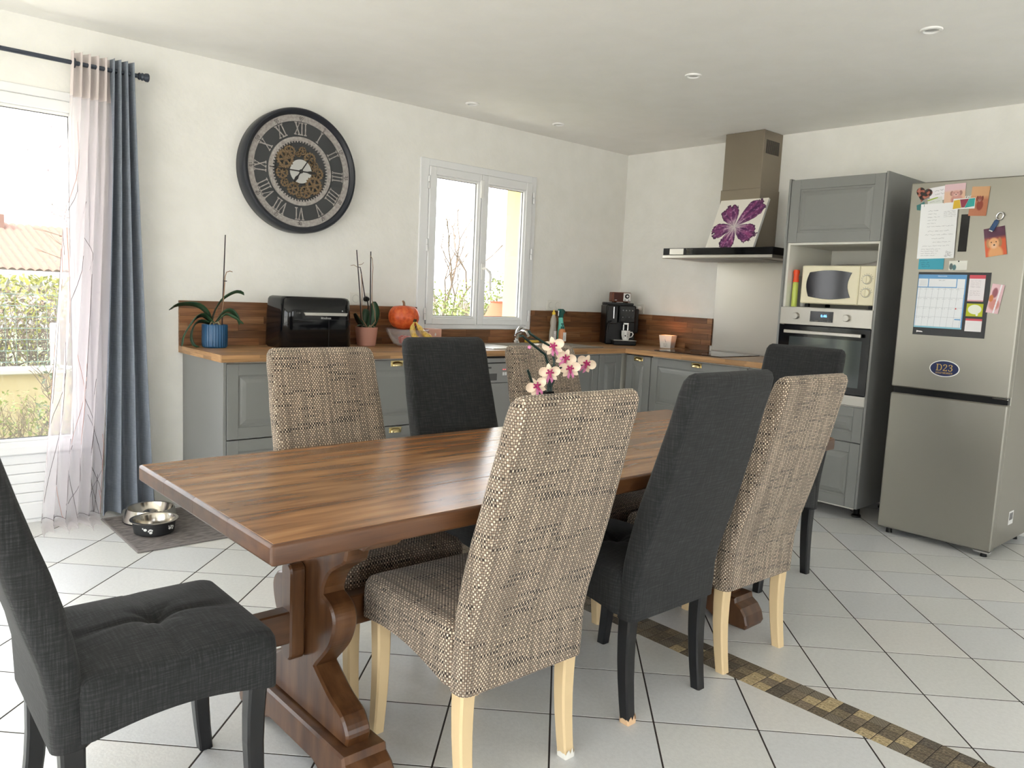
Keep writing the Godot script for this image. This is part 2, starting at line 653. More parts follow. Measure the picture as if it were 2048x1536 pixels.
	var st := mt("steel", rgb(184, 181, 174), 0.34, 1.0, {"uv1_triplanar": true, "uv1_scale": Vector3(3, 3, 3)})
	normal_on(st, brn, 0.25)
	var fs := mt("fridge_steel", rgb(154, 151, 142), 0.38, 0.9, {"uv1_triplanar": true, "uv1_scale": Vector3(3, 3, 3)})
	normal_on(fs, brn, 0.2)
	mt("chrome", rgb(214, 214, 216), 0.08, 1.0)
	mt("bowl_steel", rgb(196, 190, 180), 0.18, 1.0)
	mt("brass", rgb(206, 188, 140), 0.25, 1.0)
	mt("grey_lacquer", rgb(134, 135, 133), 0.42)
	mt("grey_dark", rgb(84, 84, 84), 0.5)
	mt("carcass", rgb(232, 230, 220), 0.45)
	mt("black", rgb(13, 13, 14), 0.35, 0.0, {"metallic_specular": 0.35})
	mt("black_gloss", rgb(11, 12, 15), 0.08, 0.0, {"metallic_specular": 0.45})
	mt("black_matt", rgb(24, 25, 27), 0.6)
	mt("black_leg", rgb(20, 21, 24), 0.32)
	mt("birch", rgb(222, 196, 152), 0.45)
	mt("bare_wood", rgb(226, 190, 150), 0.8)
	mt("clock_rim", rgb(34, 38, 46), 0.35)
	mt("clock_face", rgb(62, 64, 66), 0.7)
	var ag := mix_noise([nz(256, 256, 0.03, 81), nz(256, 256, 0.15, 82)], [0.9, 0.4])
	tri_mt("aged_silver", tex(256, 256, ramp(ag, [[0.0, rgb(140, 134, 130)], [0.5, rgb(164, 158, 154)], [1.0, rgb(184, 180, 176)]])), Vector2(0.2, 0.2), 0.5)
	mt("clock_disc", rgb(196, 196, 194), 0.3, 0.4)
	tri_mt("gear_bronze", tex(256, 256, ramp(ag, [[0.0, rgb(84, 70, 54)], [0.5, rgb(122, 102, 76)], [1.0, rgb(150, 122, 88)]])), Vector2(0.1, 0.1), 0.5, {"metallic": 0.15})
	mt("ink", rgb(50, 48, 48), 0.8)
	mt("cream_plastic", rgb(238, 230, 200), 0.35)
	mt("white_plastic", rgb(240, 240, 238), 0.35)
	mt("socket_white", rgb(236, 234, 226), 0.35)
	mt("blue_glaze", rgb(38, 84, 124), 0.35)
	mt("terracotta_pink", rgb(186, 134, 118), 0.7)
	mt("pink_card", rgb(214, 168, 150), 0.6)
	mt("leaf", rgb(46, 76, 52), 0.35)
	mt("orchid_stem", rgb(120, 112, 76), 0.6)
	mt("dry_stem", rgb(150, 118, 92), 0.7)
	mt("root", rgb(168, 156, 124), 0.7)
	mt("stick", rgb(44, 28, 34), 0.5)
	mt("bark", rgb(86, 66, 46), 0.95)
	mt("clear_glass", Color(0.95, 0.95, 0.96, 0.12), 0.03, 0.0, {"transparency": BaseMaterial3D.TRANSPARENCY_ALPHA})
	var pk := mix_noise([nz(256, 256, 0.02, 91), nz(256, 256, 0.1, 92)], [0.8, 0.3])
	tri_mt("squash", tex(256, 256, ramp(pk, [[0.0, rgb(176, 66, 30)], [0.5, rgb(212, 92, 44)], [1.0, rgb(226, 124, 70)]])), Vector2(0.2, 0.2), 0.4)
	tri_mt("banana", tex(256, 256, ramp(pk, [[0.0, rgb(150, 112, 40)], [0.35, rgb(212, 176, 84)], [1.0, rgb(232, 204, 120)]])), Vector2(0.12, 0.12), 0.5)
	mt("banana_tip", rgb(64, 50, 30), 0.8)
	tri_mt("apple", tex(256, 256, ramp(pk, [[0.0, rgb(150, 34, 28)], [0.6, rgb(196, 56, 38)], [1.0, rgb(222, 152, 66)]])), Vector2(0.14, 0.14), 0.3)
	mt("walnut_case", rgb(112, 60, 38), 0.4)
	mt("grille", rgb(74, 40, 32), 0.8)
	mt("yellow", rgb(236, 206, 60), 0.5)
	mt("sponge", rgb(226, 190, 84), 0.95)
	mt("teal_dark", rgb(10, 92, 84), 0.4)
	mt("mint", Color(0.45, 0.83, 0.76, 1.0), 0.3)
	mt("soap_clear", Color(0.86, 0.84, 0.80, 0.5), 0.3, 0.0, {"transparency": BaseMaterial3D.TRANSPARENCY_ALPHA})
	mt("soap_amber", Color(0.80, 0.52, 0.34, 1.0), 0.25)
	mt("orange_plastic", rgb(240, 82, 34), 0.4)
	mt("tube_green", Color(0.80, 0.86, 0.42, 1.0), 0.3)
	mt("candle_glass", Color(0.96, 0.95, 0.93, 0.80), 0.4, 0.0, {"transparency": BaseMaterial3D.TRANSPARENCY_ALPHA})
	mt("wax", rgb(250, 236, 214), 0.5, 0.0, {"subsurf_scatter_enabled": true, "subsurf_scatter_strength": 0.3})
	mt("flame", Color(1.0, 0.7, 0.35), 1.0, 0.0, {"emission_enabled": true, "emission": Color(1.0, 0.62, 0.25), "emission_energy_multiplier": 3.0})
	mt("petal", rgb(246, 226, 202), 0.3)
	mt("magenta", rgb(168, 26, 96), 0.35)
	mt("pink", rgb(226, 140, 186), 0.35)
	mt("stem_green", rgb(24, 48, 44), 0.35)
	mt("led_blue", rgb(120, 190, 255), 0.5, 0.0, {"emission_enabled": true, "emission": rgb(120, 190, 255), "emission_energy_multiplier": 0.5})
	mt("led_red", rgb(255, 90, 90), 0.5, 0.0, {"emission_enabled": true, "emission": rgb(255, 70, 70), "emission_energy_multiplier": 0.5})
	mt("paper", rgb(238, 238, 236), 0.8)
	mt("grey_plastic", rgb(150, 150, 148), 0.4)
	mt("navy", rgb(22, 36, 82), 0.35)
	mt("gold_print", rgb(196, 164, 96), 0.4)
	mt("opener_blue", rgb(24, 66, 110), 0.4)
	# outside
	mt("lawn", rgb(104, 108, 76), 0.95)
	mt("gravel", rgb(220, 217, 210), 0.95)
	mt("garden_wall", rgb(168, 154, 120), 0.95)
	mt("coping", rgb(178, 175, 168), 0.9)
	mt("roof_tile", rgb(112, 76, 62), 0.9)
	mt("house_wall", rgb(168, 164, 156), 0.95)
	mt("hedge_gold", rgb(128, 128, 30), 0.8)
	mt("shrub_green", rgb(94, 104, 46), 0.8, 0.0, {"backlight_enabled": true, "backlight": rgb(60, 66, 20)})
	mt("shrub_dark", rgb(66, 82, 56), 0.8)
	mt("twig", rgb(96, 80, 66), 0.9)
	mt("blossom", rgb(116, 76, 80), 0.8)
	mt("fence_green", rgb(86, 112, 104), 0.6)
	mt("terracotta", rgb(150, 80, 56), 0.85)
	mt("hill", rgb(128, 142, 128), 0.95)

# ---------------------------------------------------------------- the room
func ring_boxes(st: SurfaceTool, x0: float, x1: float, y0: float, y1: float, ox0: float, ox1: float, oy0: float, oy1: float, z0: float, z1: float, bev := 0.0) -> void:   # a rectangle x0..y1 with an opening ox0..oy1
	bx(st, Vector3(x0, y0, z0), Vector3(ox0, y1, z1), bev)
	bx(st, Vector3(ox1, y0, z0), Vector3(x1, y1, z1), bev)
	if oy1 < y1:
		bx(st, Vector3(ox0, oy1, z0), Vector3(ox1, y1, z1), bev)
	if y0 < oy0:
		bx(st, Vector3(ox0, y0, z0), Vector3(ox1, oy0, z1), bev)

func struct(st, called: String, m: Material) -> MeshInstance3D:
	var o := part(st, numbered(called), m, self)
	o.set_meta("kind", "structure")
	return o

func room() -> void:
	# window wall: white inside, cream render outside
	for layer in [[-0.12, 0.0, "wall_back", M.plaster], [-0.30, -0.12, "wall_outside", M.render_cream]]:
		var st := S()
		bx(st, Vector3(-8.5, -0.2, layer[0]), Vector3(-6.30, 2.72, layer[1]))
		ring_boxes(st, -6.30, -3.2, -0.2, 2.72, -6.30, -4.19, -0.02, 2.16, layer[0], layer[1])
		ring_boxes(st, -3.2, 0.3, -0.2, 2.72, -2.12, -1.10, 1.03, 2.16, layer[0], layer[1])
		struct(st, layer[2], layer[3])
	struct(box(Vector3(0, -0.2, 0), Vector3(0.3, 2.72, 8.3)), "wall_right", M.plaster)
	var wl := S()
	bx(wl, Vector3(-8.5, -0.2, 0), Vector3(-8.2, 2.72, 1.2))
	bx(wl, Vector3(-8.5, -0.2, 6.2), Vector3(-8.2, 2.72, 8.3))
	bx(wl, Vector3(-8.5, -0.2, 1.2), Vector3(-8.2, -0.02, 6.2))
	bx(wl, Vector3(-8.5, 2.2, 1.2), Vector3(-8.2, 2.72, 6.2))
	struct(wl, "wall_left", M.plaster)
	var wf := S()
	bx(wf, Vector3(-8.2, -0.2, 8.0), Vector3(-7.2, 2.72, 8.3))
	ring_boxes(wf, -7.2, -4.0, -0.2, 2.72, -6.8, -4.4, -0.02, 2.15, 8.0, 8.3)
	ring_boxes(wf, -4.0, 0.0, -0.2, 2.72, -2.4, -0.4, 0.6, 2.15, 8.0, 8.3)
	struct(wf, "wall_front", M.plaster)
	struct(box(Vector3(-8.9, CEIL, -0.7), Vector3(0.7, CEIL + 0.22, 8.7)), "ceiling", M.ceiling_paint)
	tiles()
	window_one()
	door_one()
	# the rest of the room behind the camera: glazed openings added for fill light
	for o in [[-6.8, -4.4, -0.02, 2.15, "door_2", 0], [-2.4, -0.4, 0.6, 2.15, "window_2", 0], [1.2, 6.2, -0.02, 2.2, "door_3", 1]]:
		var g := setting(o[4])
		if o[5] == 1:
			g.transform = Transform3D(Basis(Vector3.UP, -PI / 2), Vector3(-0.2, 0, 0))     # its x runs along z, its z towards -x
		var st := S()
		var mid: float = (o[0] + o[1]) / 2
		ring_boxes(st, o[0], o[1], o[2], o[3], o[0] + 0.07, o[1] - 0.07, o[2] + 0.07, o[3] - 0.07, 8.1, 8.17, 0.005)
		bx(st, Vector3(mid - 0.05, o[2] + 0.07, 8.1), Vector3(mid + 0.05, o[3] - 0.07, 8.17), 0.005)
		part(st, "frame", M.pvc, g)
		for k in 2:
			var a: float = [o[0] + 0.07, mid + 0.05][k]
			var b: float = [mid - 0.05, o[1] - 0.07][k]
			part(box(Vector3(a, o[2] + 0.07, 8.13), Vector3(b, o[3] - 0.07, 8.136)), "pane", M.glass, g)

func tiles() -> void:
	var g := setting("floor")
	part(box(Vector3(-8.2, -0.12, 0), Vector3(0, -0.0009, 8.0)), "grout_bed", M.grout, g)
	var pitch := 0.44858 / sqrt(2.0)
	var side := pitch - 0.0056
	var half := side / 2
	var full := S()
	var t45 := Transform3D(Basis(Vector3.UP, PI / 4), Vector3.ZERO)
	bx(full, Vector3(-half, -0.02, -half), Vector3(half, 0, half), 0.0006, t45)
	var full_mesh := fin(full)
	var rest := S()
	var cam := Vector2(-5.277, 4.566)
	var list := []
	for zone in 2:
		var a0: float = [1.1176, -0.669][zone]
		var b0: float = [-4.8223, -6.605][zone]
		var x0: float = [-2.806, -8.2][zone]
		var x1: float = [0.0, -2.957][zone]
		var area := PackedVector2Array([Vector2(x0, 0), Vector2(x1, 0), Vector2(x1, 8.0), Vector2(x0, 8.0)])
		for i in range(-40, 40):
			for j in range(-40, 40):
				var u := a0 + (i + 0.5) * 0.44858
				var v := b0 + (j + 0.5) * 0.44858
				var c := Vector2((u + v) / 2, (u - v) / 2)
				var d := half * sqrt(2.0)
				if c.x < x0 - d or c.x > x1 + d or c.y < -d or c.y > 8.0 + d:
					continue
				var p := PackedVector2Array([c + Vector2(d, 0), c + Vector2(0, d), c - Vector2(d, 0), c - Vector2(0, d)])
				var whole := c.x - d > x0 and c.x + d < x1 and c.y - d > 0 and c.y + d < 8.0
				var dir := Vector2(0.664, -0.7478)      # the way the camera looks
				var to := c - cam
				var ahead := to.dot(dir)
				var seen := ahead > 0.3 and absf(to.cross(dir)) < ahead * 0.74 + 0.3
				list.append({"c": c, "p": p, "area": area, "whole": whole, "seen": seen, "k": posmod(i * 7 + j * 5 + i * j, 4), "d": to.length() + (0.0 if seen else 100.0)})
	list.sort_custom(func(a, b): return a.d < b.d)
	for n in list.size():
		var t: Dictionary = list[n]
		if n < 290:
			if t.whole:
				part(full_mesh, "tile", M["tile_%d" % t.k], g, Vector3(t.c.x, 0, t.c.y))
			else:
				for q in Geometry2D.intersect_polygons(t.p, t.area):
					var st := S()
					prism(st, flip(q), 0.02, flat_up(Vector3(0, -0.02, 0)), 0.0006)
					part(st, "tile", M["tile_%d" % t.k], g)
		else:
			for q in ([t.p] if t.whole else Geometry2D.intersect_polygons(t.p, t.area)):
				prism(rest, flip(q), 0.02, flat_up(Vector3(0, -0.02, 0)))
	var o := part(rest, "tile_field", M.tile_0, g)
	o.set_meta("kind", "stuff")
	var piece := box(Vector3(-0.0237, -0.02, -0.0237), Vector3(0.0237, 0.0005, 0.0237), 0.0008)
	var piece_mesh := fin(piece)
	var far := S()
	var r := RandomNumberGenerator.new()
	r.seed = 3
	for row in 145:
		var z := 0.66 + row * 0.0503
		for k in 3:
			var x := -2.9318 + k * 0.0503
			var pick: int = [0, 1, 0, 3, 4, 2, 5, 1, 5, 0, 3, 2][r.randi() % 12]
			if z > 1.9 and z < 5.0:
				part(piece_mesh, "mosaic_tile", M["mosaic_%d" % pick], g, Vector3(x, 0, z))
			else:
				bx(far, Vector3(x - 0.0237, -0.02, z - 0.0237), Vector3(x + 0.0237, 0.0005, z + 0.0237))
	var m := part(far, "mosaic_field", M.mosaic_0, g)
	m.set_meta("kind", "stuff")

func flip(q: PackedVector2Array) -> PackedVector2Array:   # (x, z) to the (x, -z) that flat_up lays down
	var o := PackedVector2Array()
	for v in q:
		o.append(Vector2(v.x, -v.y))
	return o

func hinge(g: Node3D, x: float, y: float, h: float) -> void:
	var st := S()
	tube(st, [Vector3(x, y - h / 2, 0.022), Vector3(x, y - 0.002, 0.022)], 0.008, 10)
	tube(st, [Vector3(x, y + 0.002, 0.022), Vector3(x, y + h / 2, 0.022)], 0.008, 10)
	part(st, "hinge", M.pvc, g)

func sash(g: Node3D, x0: float, x1: float, y0: float, y1: float, gx0: float, gx1: float, gy0: float, gy1: float, zf: float) -> Node3D:
	var st := S()
	ring_boxes(st, x0, x1, y0, y1, gx0 - 0.014, gx1 + 0.014, gy0 - 0.014, gy1 + 0.014, zf - 0.07, zf, 0.004)
	ring_boxes(st, gx0 - 0.015, gx1 + 0.015, gy0 - 0.015, gy1 + 0.015, gx0, gx1, gy0, gy1, zf - 0.045, zf - 0.010, 0.003)   # glazing bead
	var s := part(st, "sash", M.pvc, g)
	var gk := S()
	ring_boxes(gk, gx0 - 0.002, gx1 + 0.002, gy0 - 0.002, gy1 + 0.002, gx0 + 0.004, gx1 - 0.004, gy0 + 0.004, gy1 - 0.004, zf - 0.034, zf - 0.03)
	part(gk, "gasket", M.gasket, s)
	part(box(Vector3(gx0 - 0.002, gy0 - 0.002, zf - 0.042), Vector3(gx1 + 0.002, gy1 + 0.002, zf - 0.036)), "pane", M.glass, s)
	return s

func window_one() -> void:
	var g := setting("window_1")
	var st := S()
	ring_boxes(st, -2.156, -1.070, 1.014, 2.192, -2.085, -1.116, 1.048, 2.142, -0.10, 0.012, 0.003)
	part(st, "frame", M.pvc, g)
	sash(g, -2.083, -1.621, 1.046, 2.142, -2.015, -1.652, 1.107, 2.073, 0.022)
	var s := sash(g, -1.617, -1.117, 1.046, 2.142, -1.548, -1.193, 1.107, 2.068, 0.022)
	var h := S()
	bx(h, Vector3(-1.606, 1.38, 0.022), Vector3(-1.578, 1.50, 0.034), 0.004)
	tube(h, [Vector3(-1.592, 1.465, 0.03), Vector3(-1.592, 1.465, 0.07), Vector3(-1.588, 1.455, 0.077), Vector3(-1.565, 1.44, 0.08), Vector3(-1.556, 1.42, 0.08), Vector3(-1.556, 1.30, 0.078)], [0.009, 0.009, 0.0095, 0.011, 0.011, 0.009], 10)
	part(h, "handle", M.white_plastic, s)
	part(box(Vector3(-1.636, 1.97, 0.022), Vector3(-1.606, 2.10, 0.034), 0.003), "stop", M.white_plastic, s)
	for y in [1.12, 1.60, 2.03]:
		hinge(g, -2.094, y, 0.085)
		hinge(g, -1.104, y, 0.085)
	part(box(Vector3(-2.14, 1.00, -0.36), Vector3(-1.08, 1.035, -0.10), 0.004), "outer_sill", M.coping, g)

func door_one() -> void:
	var g := setting("door_1")
	var st := S()
	ring_boxes(st, -6.32, -4.165, -0.02, 2.19, -6.25, -4.215, 0.018, 2.145, -0.10, 0.010, 0.003)
	part(st, "frame", M.pvc, g)
	for k in 2:
		var x0: float = [-6.248, -5.232][k]
		var x1: float = [-5.236, -4.217][k]
		var s := sash(g, x0, x1, 0.40, 2.143, x0 + 0.085, x1 - 0.085, 0.442, 2.075, 0.018)
		var lo := S()
		bx(lo, Vector3(x0, 0.02, -0.052), Vector3(x1, 0.105, 0.018), 0.004)
		bx(lo, Vector3(x0, 0.36, -0.052), Vector3(x1, 0.405, 0.024), 0.006)
		bx(lo, Vector3(x0, 0.105, -0.052), Vector3(x0 + 0.085, 0.36, 0.018), 0.003)
		bx(lo, Vector3(x1 - 0.085, 0.105, -0.052), Vector3(x1, 0.36, 0.018), 0.003)
		part(lo, "lower_frame", M.pvc, g)
		for b in 5:
			part(box(Vector3(x0 + 0.084, 0.105 + b * 0.051, -0.04), Vector3(x1 - 0.084, 0.1545 + b * 0.051, 0.004), 0.004), "board", M.pvc, g)

# ---------------------------------------------------------------- the garden
func foliage(st: SurfaceTool, r: RandomNumberGenerator, n: int, lo: Vector3, hi: Vector3, size: float, round_top := true) -> void:
	for i in n:
		var p := Vector3(r.randf(), r.randf(), r.randf())
		if round_top:
			var d := (p - Vector3(0.5, 0.3, 0.5)) * Vector3(2, 1.45, 2)
			if d.length() > 1.0 + r.randf() * 0.25:
				continue
		var c := lo + (hi - lo) * p
		var b := Basis.from_euler(Vector3(r.randf() * TAU, r.randf() * TAU, r.randf() * TAU)) * size * r.randf_range(0.6, 1.4)
		var e := [c + b * Vector3(-1, 0, 0), c + b * Vector3(0, 0.45, 0.1), c + b * Vector3(1, 0, 0), c + b * Vector3(0, -0.45, 0.1)]
		quad(st, e[0], e[1], e[2], e[3])

func branches(st: SurfaceTool, r: RandomNumberGenerator, at: Vector3, dir: Vector3, len: float, rad: float, depth: int) -> void:
	var mid := at + dir * len * 0.5 + Vector3(r.randf_range(-1, 1), r.randf_range(-0.4, 0.6), r.randf_range(-1, 1)) * len * 0.09
	var end := at + dir * len + Vector3(r.randf_range(-1, 1), r.randf_range(-0.5, 0.5), r.randf_range(-1, 1)) * len * 0.1
	tube(st, [at, mid, end], [rad, rad * 0.85, rad * 0.65], 5, false)
	if depth <= 0:
		return
	for k in 3:
		var d := (dir + Vector3(r.randf_range(-1, 1), r.randf_range(-0.3, 0.9), r.randf_range(-1, 1)) * 0.8).normalized()
		branches(st, r, end if k < 2 else mid, d, len * r.randf_range(0.55, 0.8), rad * 0.62, depth - 1)

func shrub(called: String, label: String, at: Vector3, size: Vector3, leaves: int, leaf: float, lm: Material, sd: int, stems: int) -> void:
	var t := thing(called, label, "hedge" if called.ends_with("hedge") else "shrub", at)
	var r := RandomNumberGenerator.new()
	r.seed = sd
	var st := S()
	for k in stems:
		var x := size.x * ((k + 0.5) / stems - 0.5) * 0.8
		branches(st, r, Vector3(x, 0, r.randf_range(-0.15, 0.15) * size.z), Vector3(r.randf_range(-0.25, 0.25), 1, r.randf_range(-0.2, 0.2)).normalized(), size.y * 0.36, 0.008 * size.y + 0.002, 3)
	part(st, "twigs", M.twig, t)
	if leaves > 0:
		var f := S()
		foliage(f, r, leaves, Vector3(-size.x / 2, 0.02, -size.z / 2), Vector3(size.x / 2, size.y, size.z / 2), leaf, size.x < 2.0)
		part(f, "foliage", lm, t)

func outside() -> void:
	struct(box(Vector3(-60, -0.9, -90), Vector3(60, -0.25, -0.32)), "ground", M.lawn)
	struct(box(Vector3(-60, -0.9, 8.32), Vector3(60, -0.2, 60)), "ground_back", M.gravel)
	struct(box(Vector3(-60, -0.9, -0.31), Vector3(-8.52, -0.2, 8.31)), "ground_side", M.gravel)
	struct(box(Vector3(-8.5, -0.25, -1.5), Vector3(0.3, -0.2, -0.32)), "terrace", M.gravel)
	# low boundary wall with posts and wire
	var w := thing("garden_wall", "low cream rendered garden wall with pale coping beyond glass door", "wall", Vector3(-3, -0.25, -3.5))
	part(box(Vector3(-7, 0, -0.1), Vector3(1.2, 0.64, 0.1)), "wall_body", M.garden_wall, w)
	part(box(Vector3(-7, 0.64, -0.15), Vector3(1.2, 0.685, 0.15), 0.008), "coping", M.coping, w)
	var f := thing("wire_fence", "green wire mesh fence standing on the low garden wall", "fence", Vector3(-3, 0.437, -3.5))
	for k in 4:
		var x := -6.1 + k * 1.8
		part(box(Vector3(x - 0.035, 0, -0.035), Vector3(x + 0.035, 0.40, 0.035), 0.01), "post", M.coping, f)
	for k in 7:
		part(rod(Vector3(-7, 0.05 + k * 0.1, 0), Vector3(1.2, 0.05 + k * 0.1, 0), 0.003, 5), "wire", M.fence_green, f)
	var up := S()
	for k in 103:
		tube(up, [Vector3(-7 + k * 0.08, 0, 0), Vector3(-7 + k * 0.08, 0.68, 0)], 0.0016, 4, false)
	part(up, "mesh_wire", M.fence_green, f).set_meta("kind", "stuff")
	# hedges and shrubs
	shrub("bare_hedge", "bare brown clipped hedge of dense twigs behind wire fence", Vector3(-4.2, -0.25, -4.6), Vector3(3.6, 1.40, 0.7), 9000, 0.024, M.twig, 20, 44)
	shrub("golden_hedge", "yellow green leafy hedge top showing above the bare hedge", Vector3(-3.6, -0.25, -6.6), Vector3(5.0, 1.50, 1.0), 7000, 0.05, M.hedge_gold, 30, 8)
	shrub("grassy_shrub", "pale green spindly shrub in front of the low garden wall", Vector3(-4.25, -0.25, -2.4), Vector3(1.2, 0.62, 0.55), 1900, 0.018, M.shrub_green, 40, 16)
	shrub("leafy_shrub", "taller leafy shrub against the garden wall beside fence post", Vector3(-3.75, -0.25, -2.85), Vector3(0.42, 1.0, 0.25), 420, 0.03, M.shrub_dark, 50, 3)
	for k in 5:
		var p: Vector3 = [Vector3(0.35, -0.25, -3.2), Vector3(1.75, -0.25, -4.1), Vector3(3.15, -0.25, -5.2), Vector3(0.9, -0.25, -5.3), Vector3(2.5, -0.25, -7.0)][k]
		shrub("garden_shrub", ["bushy yellow green shrub nearest the barbecue outside the kitchen window", "bushy yellow green shrub in the middle of the kitchen window view", "bushy yellow green shrub under the bare tree outside window", "bushy shrub partly hidden behind the others outside the kitchen window", "tall bushy shrub at the back outside the kitchen window"][k], p, Vector3(1.25, [1.55, 1.75, 1.9, 1.8, 2.0][k], 1.0), 2600, 0.032, M.shrub_green, 60 + k, 8)
	var t := thing("bare_tree", "leaning bare branched tree seen above shrubs through window", "tree", Vector3(4.6, -0.25, -9.0))
	var r := RandomNumberGenerator.new()
	r.seed = 91
	var st := S()
	for k in 3:
		branches(st, r, Vector3(0, 0.45, 0), Vector3([-0.45, 0.15, 0.5][k], 1, 0.1 * k).normalized(), 1.25, 0.035, 3)
	tube(st, [Vector3(0, 0, 0), Vector3(0, 0.5, 0)], 0.08, 8)
	part(st, "branches", M.twig, t)
	var bl := thing("blossom_tree", "thin budding tree branches reaching across the glass door", "tree", Vector3(-3.1, -0.25, -2.9))
	var sb := S()
	for k in 4:
		branches(sb, r, Vector3(0, 1.2 + 0.25 * k, 0), Vector3(-0.75, 0.35 - 0.1 * k, 0.05).normalized(), 0.42, 0.008, 2)
	tube(sb, [Vector3(0, 0, 0), Vector3(0.03, 1.2, 0), Vector3(0, 2.4, 0)], [0.03, 0.02, 0.012], 7)
	part(sb, "branches", M.twig, bl)
	var fl := S()
	foliage(fl, r, 160, Vector3(-0.85, 1.2, -0.3), Vector3(0.2, 2.7, 0.3), 0.014, false)
	part(fl, "buds", M.blossom, bl).set_meta("kind", "stuff")
	# neighbour's house
	var h := thing("neighbour_house", "low white house with terracotta tiled roof beyond the hedge", "house", Vector3(-1.0, -1.6, -20.0), 0.05)
	part(box(Vector3(-9, 0, -7), Vector3(9, 2.75, 0)), "wall_body", M.house_wall, h)
	part(box(Vector3(-9.4, 2.72, 0.25), Vector3(9.4, 2.92, 0.42), 0.01), "gutter", M.white_paint, h)
	var sc := S()
	for k in 120:
		var x := -9.0 + k * 0.15
		prism(sc, PackedVector2Array([Vector2(x, 2.72), Vector2(x + 0.075, 2.52), Vector2(x + 0.15, 2.72)]), 0.02, Transform3D(Basis(), Vector3(0, 0, 0.30)))
	part(sc, "scalloped_fascia", M.white_paint, h)
	var rf := S()
	var rows := []
	for j in 29:
		var row := []
		var v := j / 28.0
		for i in 361:
			var x := -9.4 + i * 0.0522
			var wave := absf(sin(i * PI / 4.0)) * 0.06
			row.append(Vector3(x, 2.93 + v * 1.35 + wave + (0.045 if j % 2 == 1 else 0.0), 0.42 - v * 3.9))
		rows.append(row)
	sheet(rf, rows)
	quad(rf, Vector3(9.4, 2.9, -7.4), Vector3(-9.4, 2.9, -7.4), Vector3(-9.4, 4.3, -3.5), Vector3(9.4, 4.3, -3.5))
	part(rf, "roof_tiles", M.roof_tile, h).set_meta("kind", "stuff")
	part(box(Vector3(-0.45, 3.7, -3.3), Vector3(0.0, 4.55, -2.9), 0.02), "chimney", M.roof_tile, h)
	# brick barbecue hood
	var b := thing("barbecue_hood", "terracotta conical barbecue chimney standing outside the kitchen window", "barbecue", Vector3(0.30, -0.25, -2.0))
	part(box(Vector3(-0.3, 0, -0.25), Vector3(0.3, 1.0, 0.25), 0.01), "base", M.coping, b)
	var cone := S()
	lathe(cone, [Vector2(0.30, 1.0), Vector2(0.30, 1.06), Vector2(0.20, 1.2), Vector2(0.12, 1.34), Vector2(0.085, 1.43), Vector2(0.095, 1.45), Vector2(0.06, 1.45), Vector2(0, 1.42)], 20)
	part(cone, "cone", M.terracotta, b)

# ---------------------------------------------------------------- worktop, splashback, sink
func staves(g: Node3D, lo: Vector2, hi: Vector2, place: Transform3D, r: RandomNumberGenerator) -> void:   # rows of staves on a wall: local x along, y up, z out
	var rows := maxi(2, roundi((hi.y - lo.y) / 0.043))
	var h := (hi.y - lo.y) / rows
	for j in rows:
		var x := lo.x - r.randf() * 0.3
		while x < hi.x:
			var len := r.randf_range(0.22, 0.55)
			var a := maxf(x, lo.x)
			var b := minf(x + len, hi.x)
			if b - a > 0.02:
				var o := part(box(Vector3(0, 0, 0), Vector3(b - a - 0.0006, h - 0.0006, 0.018), 0.0008), "stave", M["stave_%d" % (r.randi() % 5)], g)
				o.transform = place * Transform3D(Basis(), Vector3(a, lo.y + j * h, 0))
			elif b > a:
				pass
			x += len

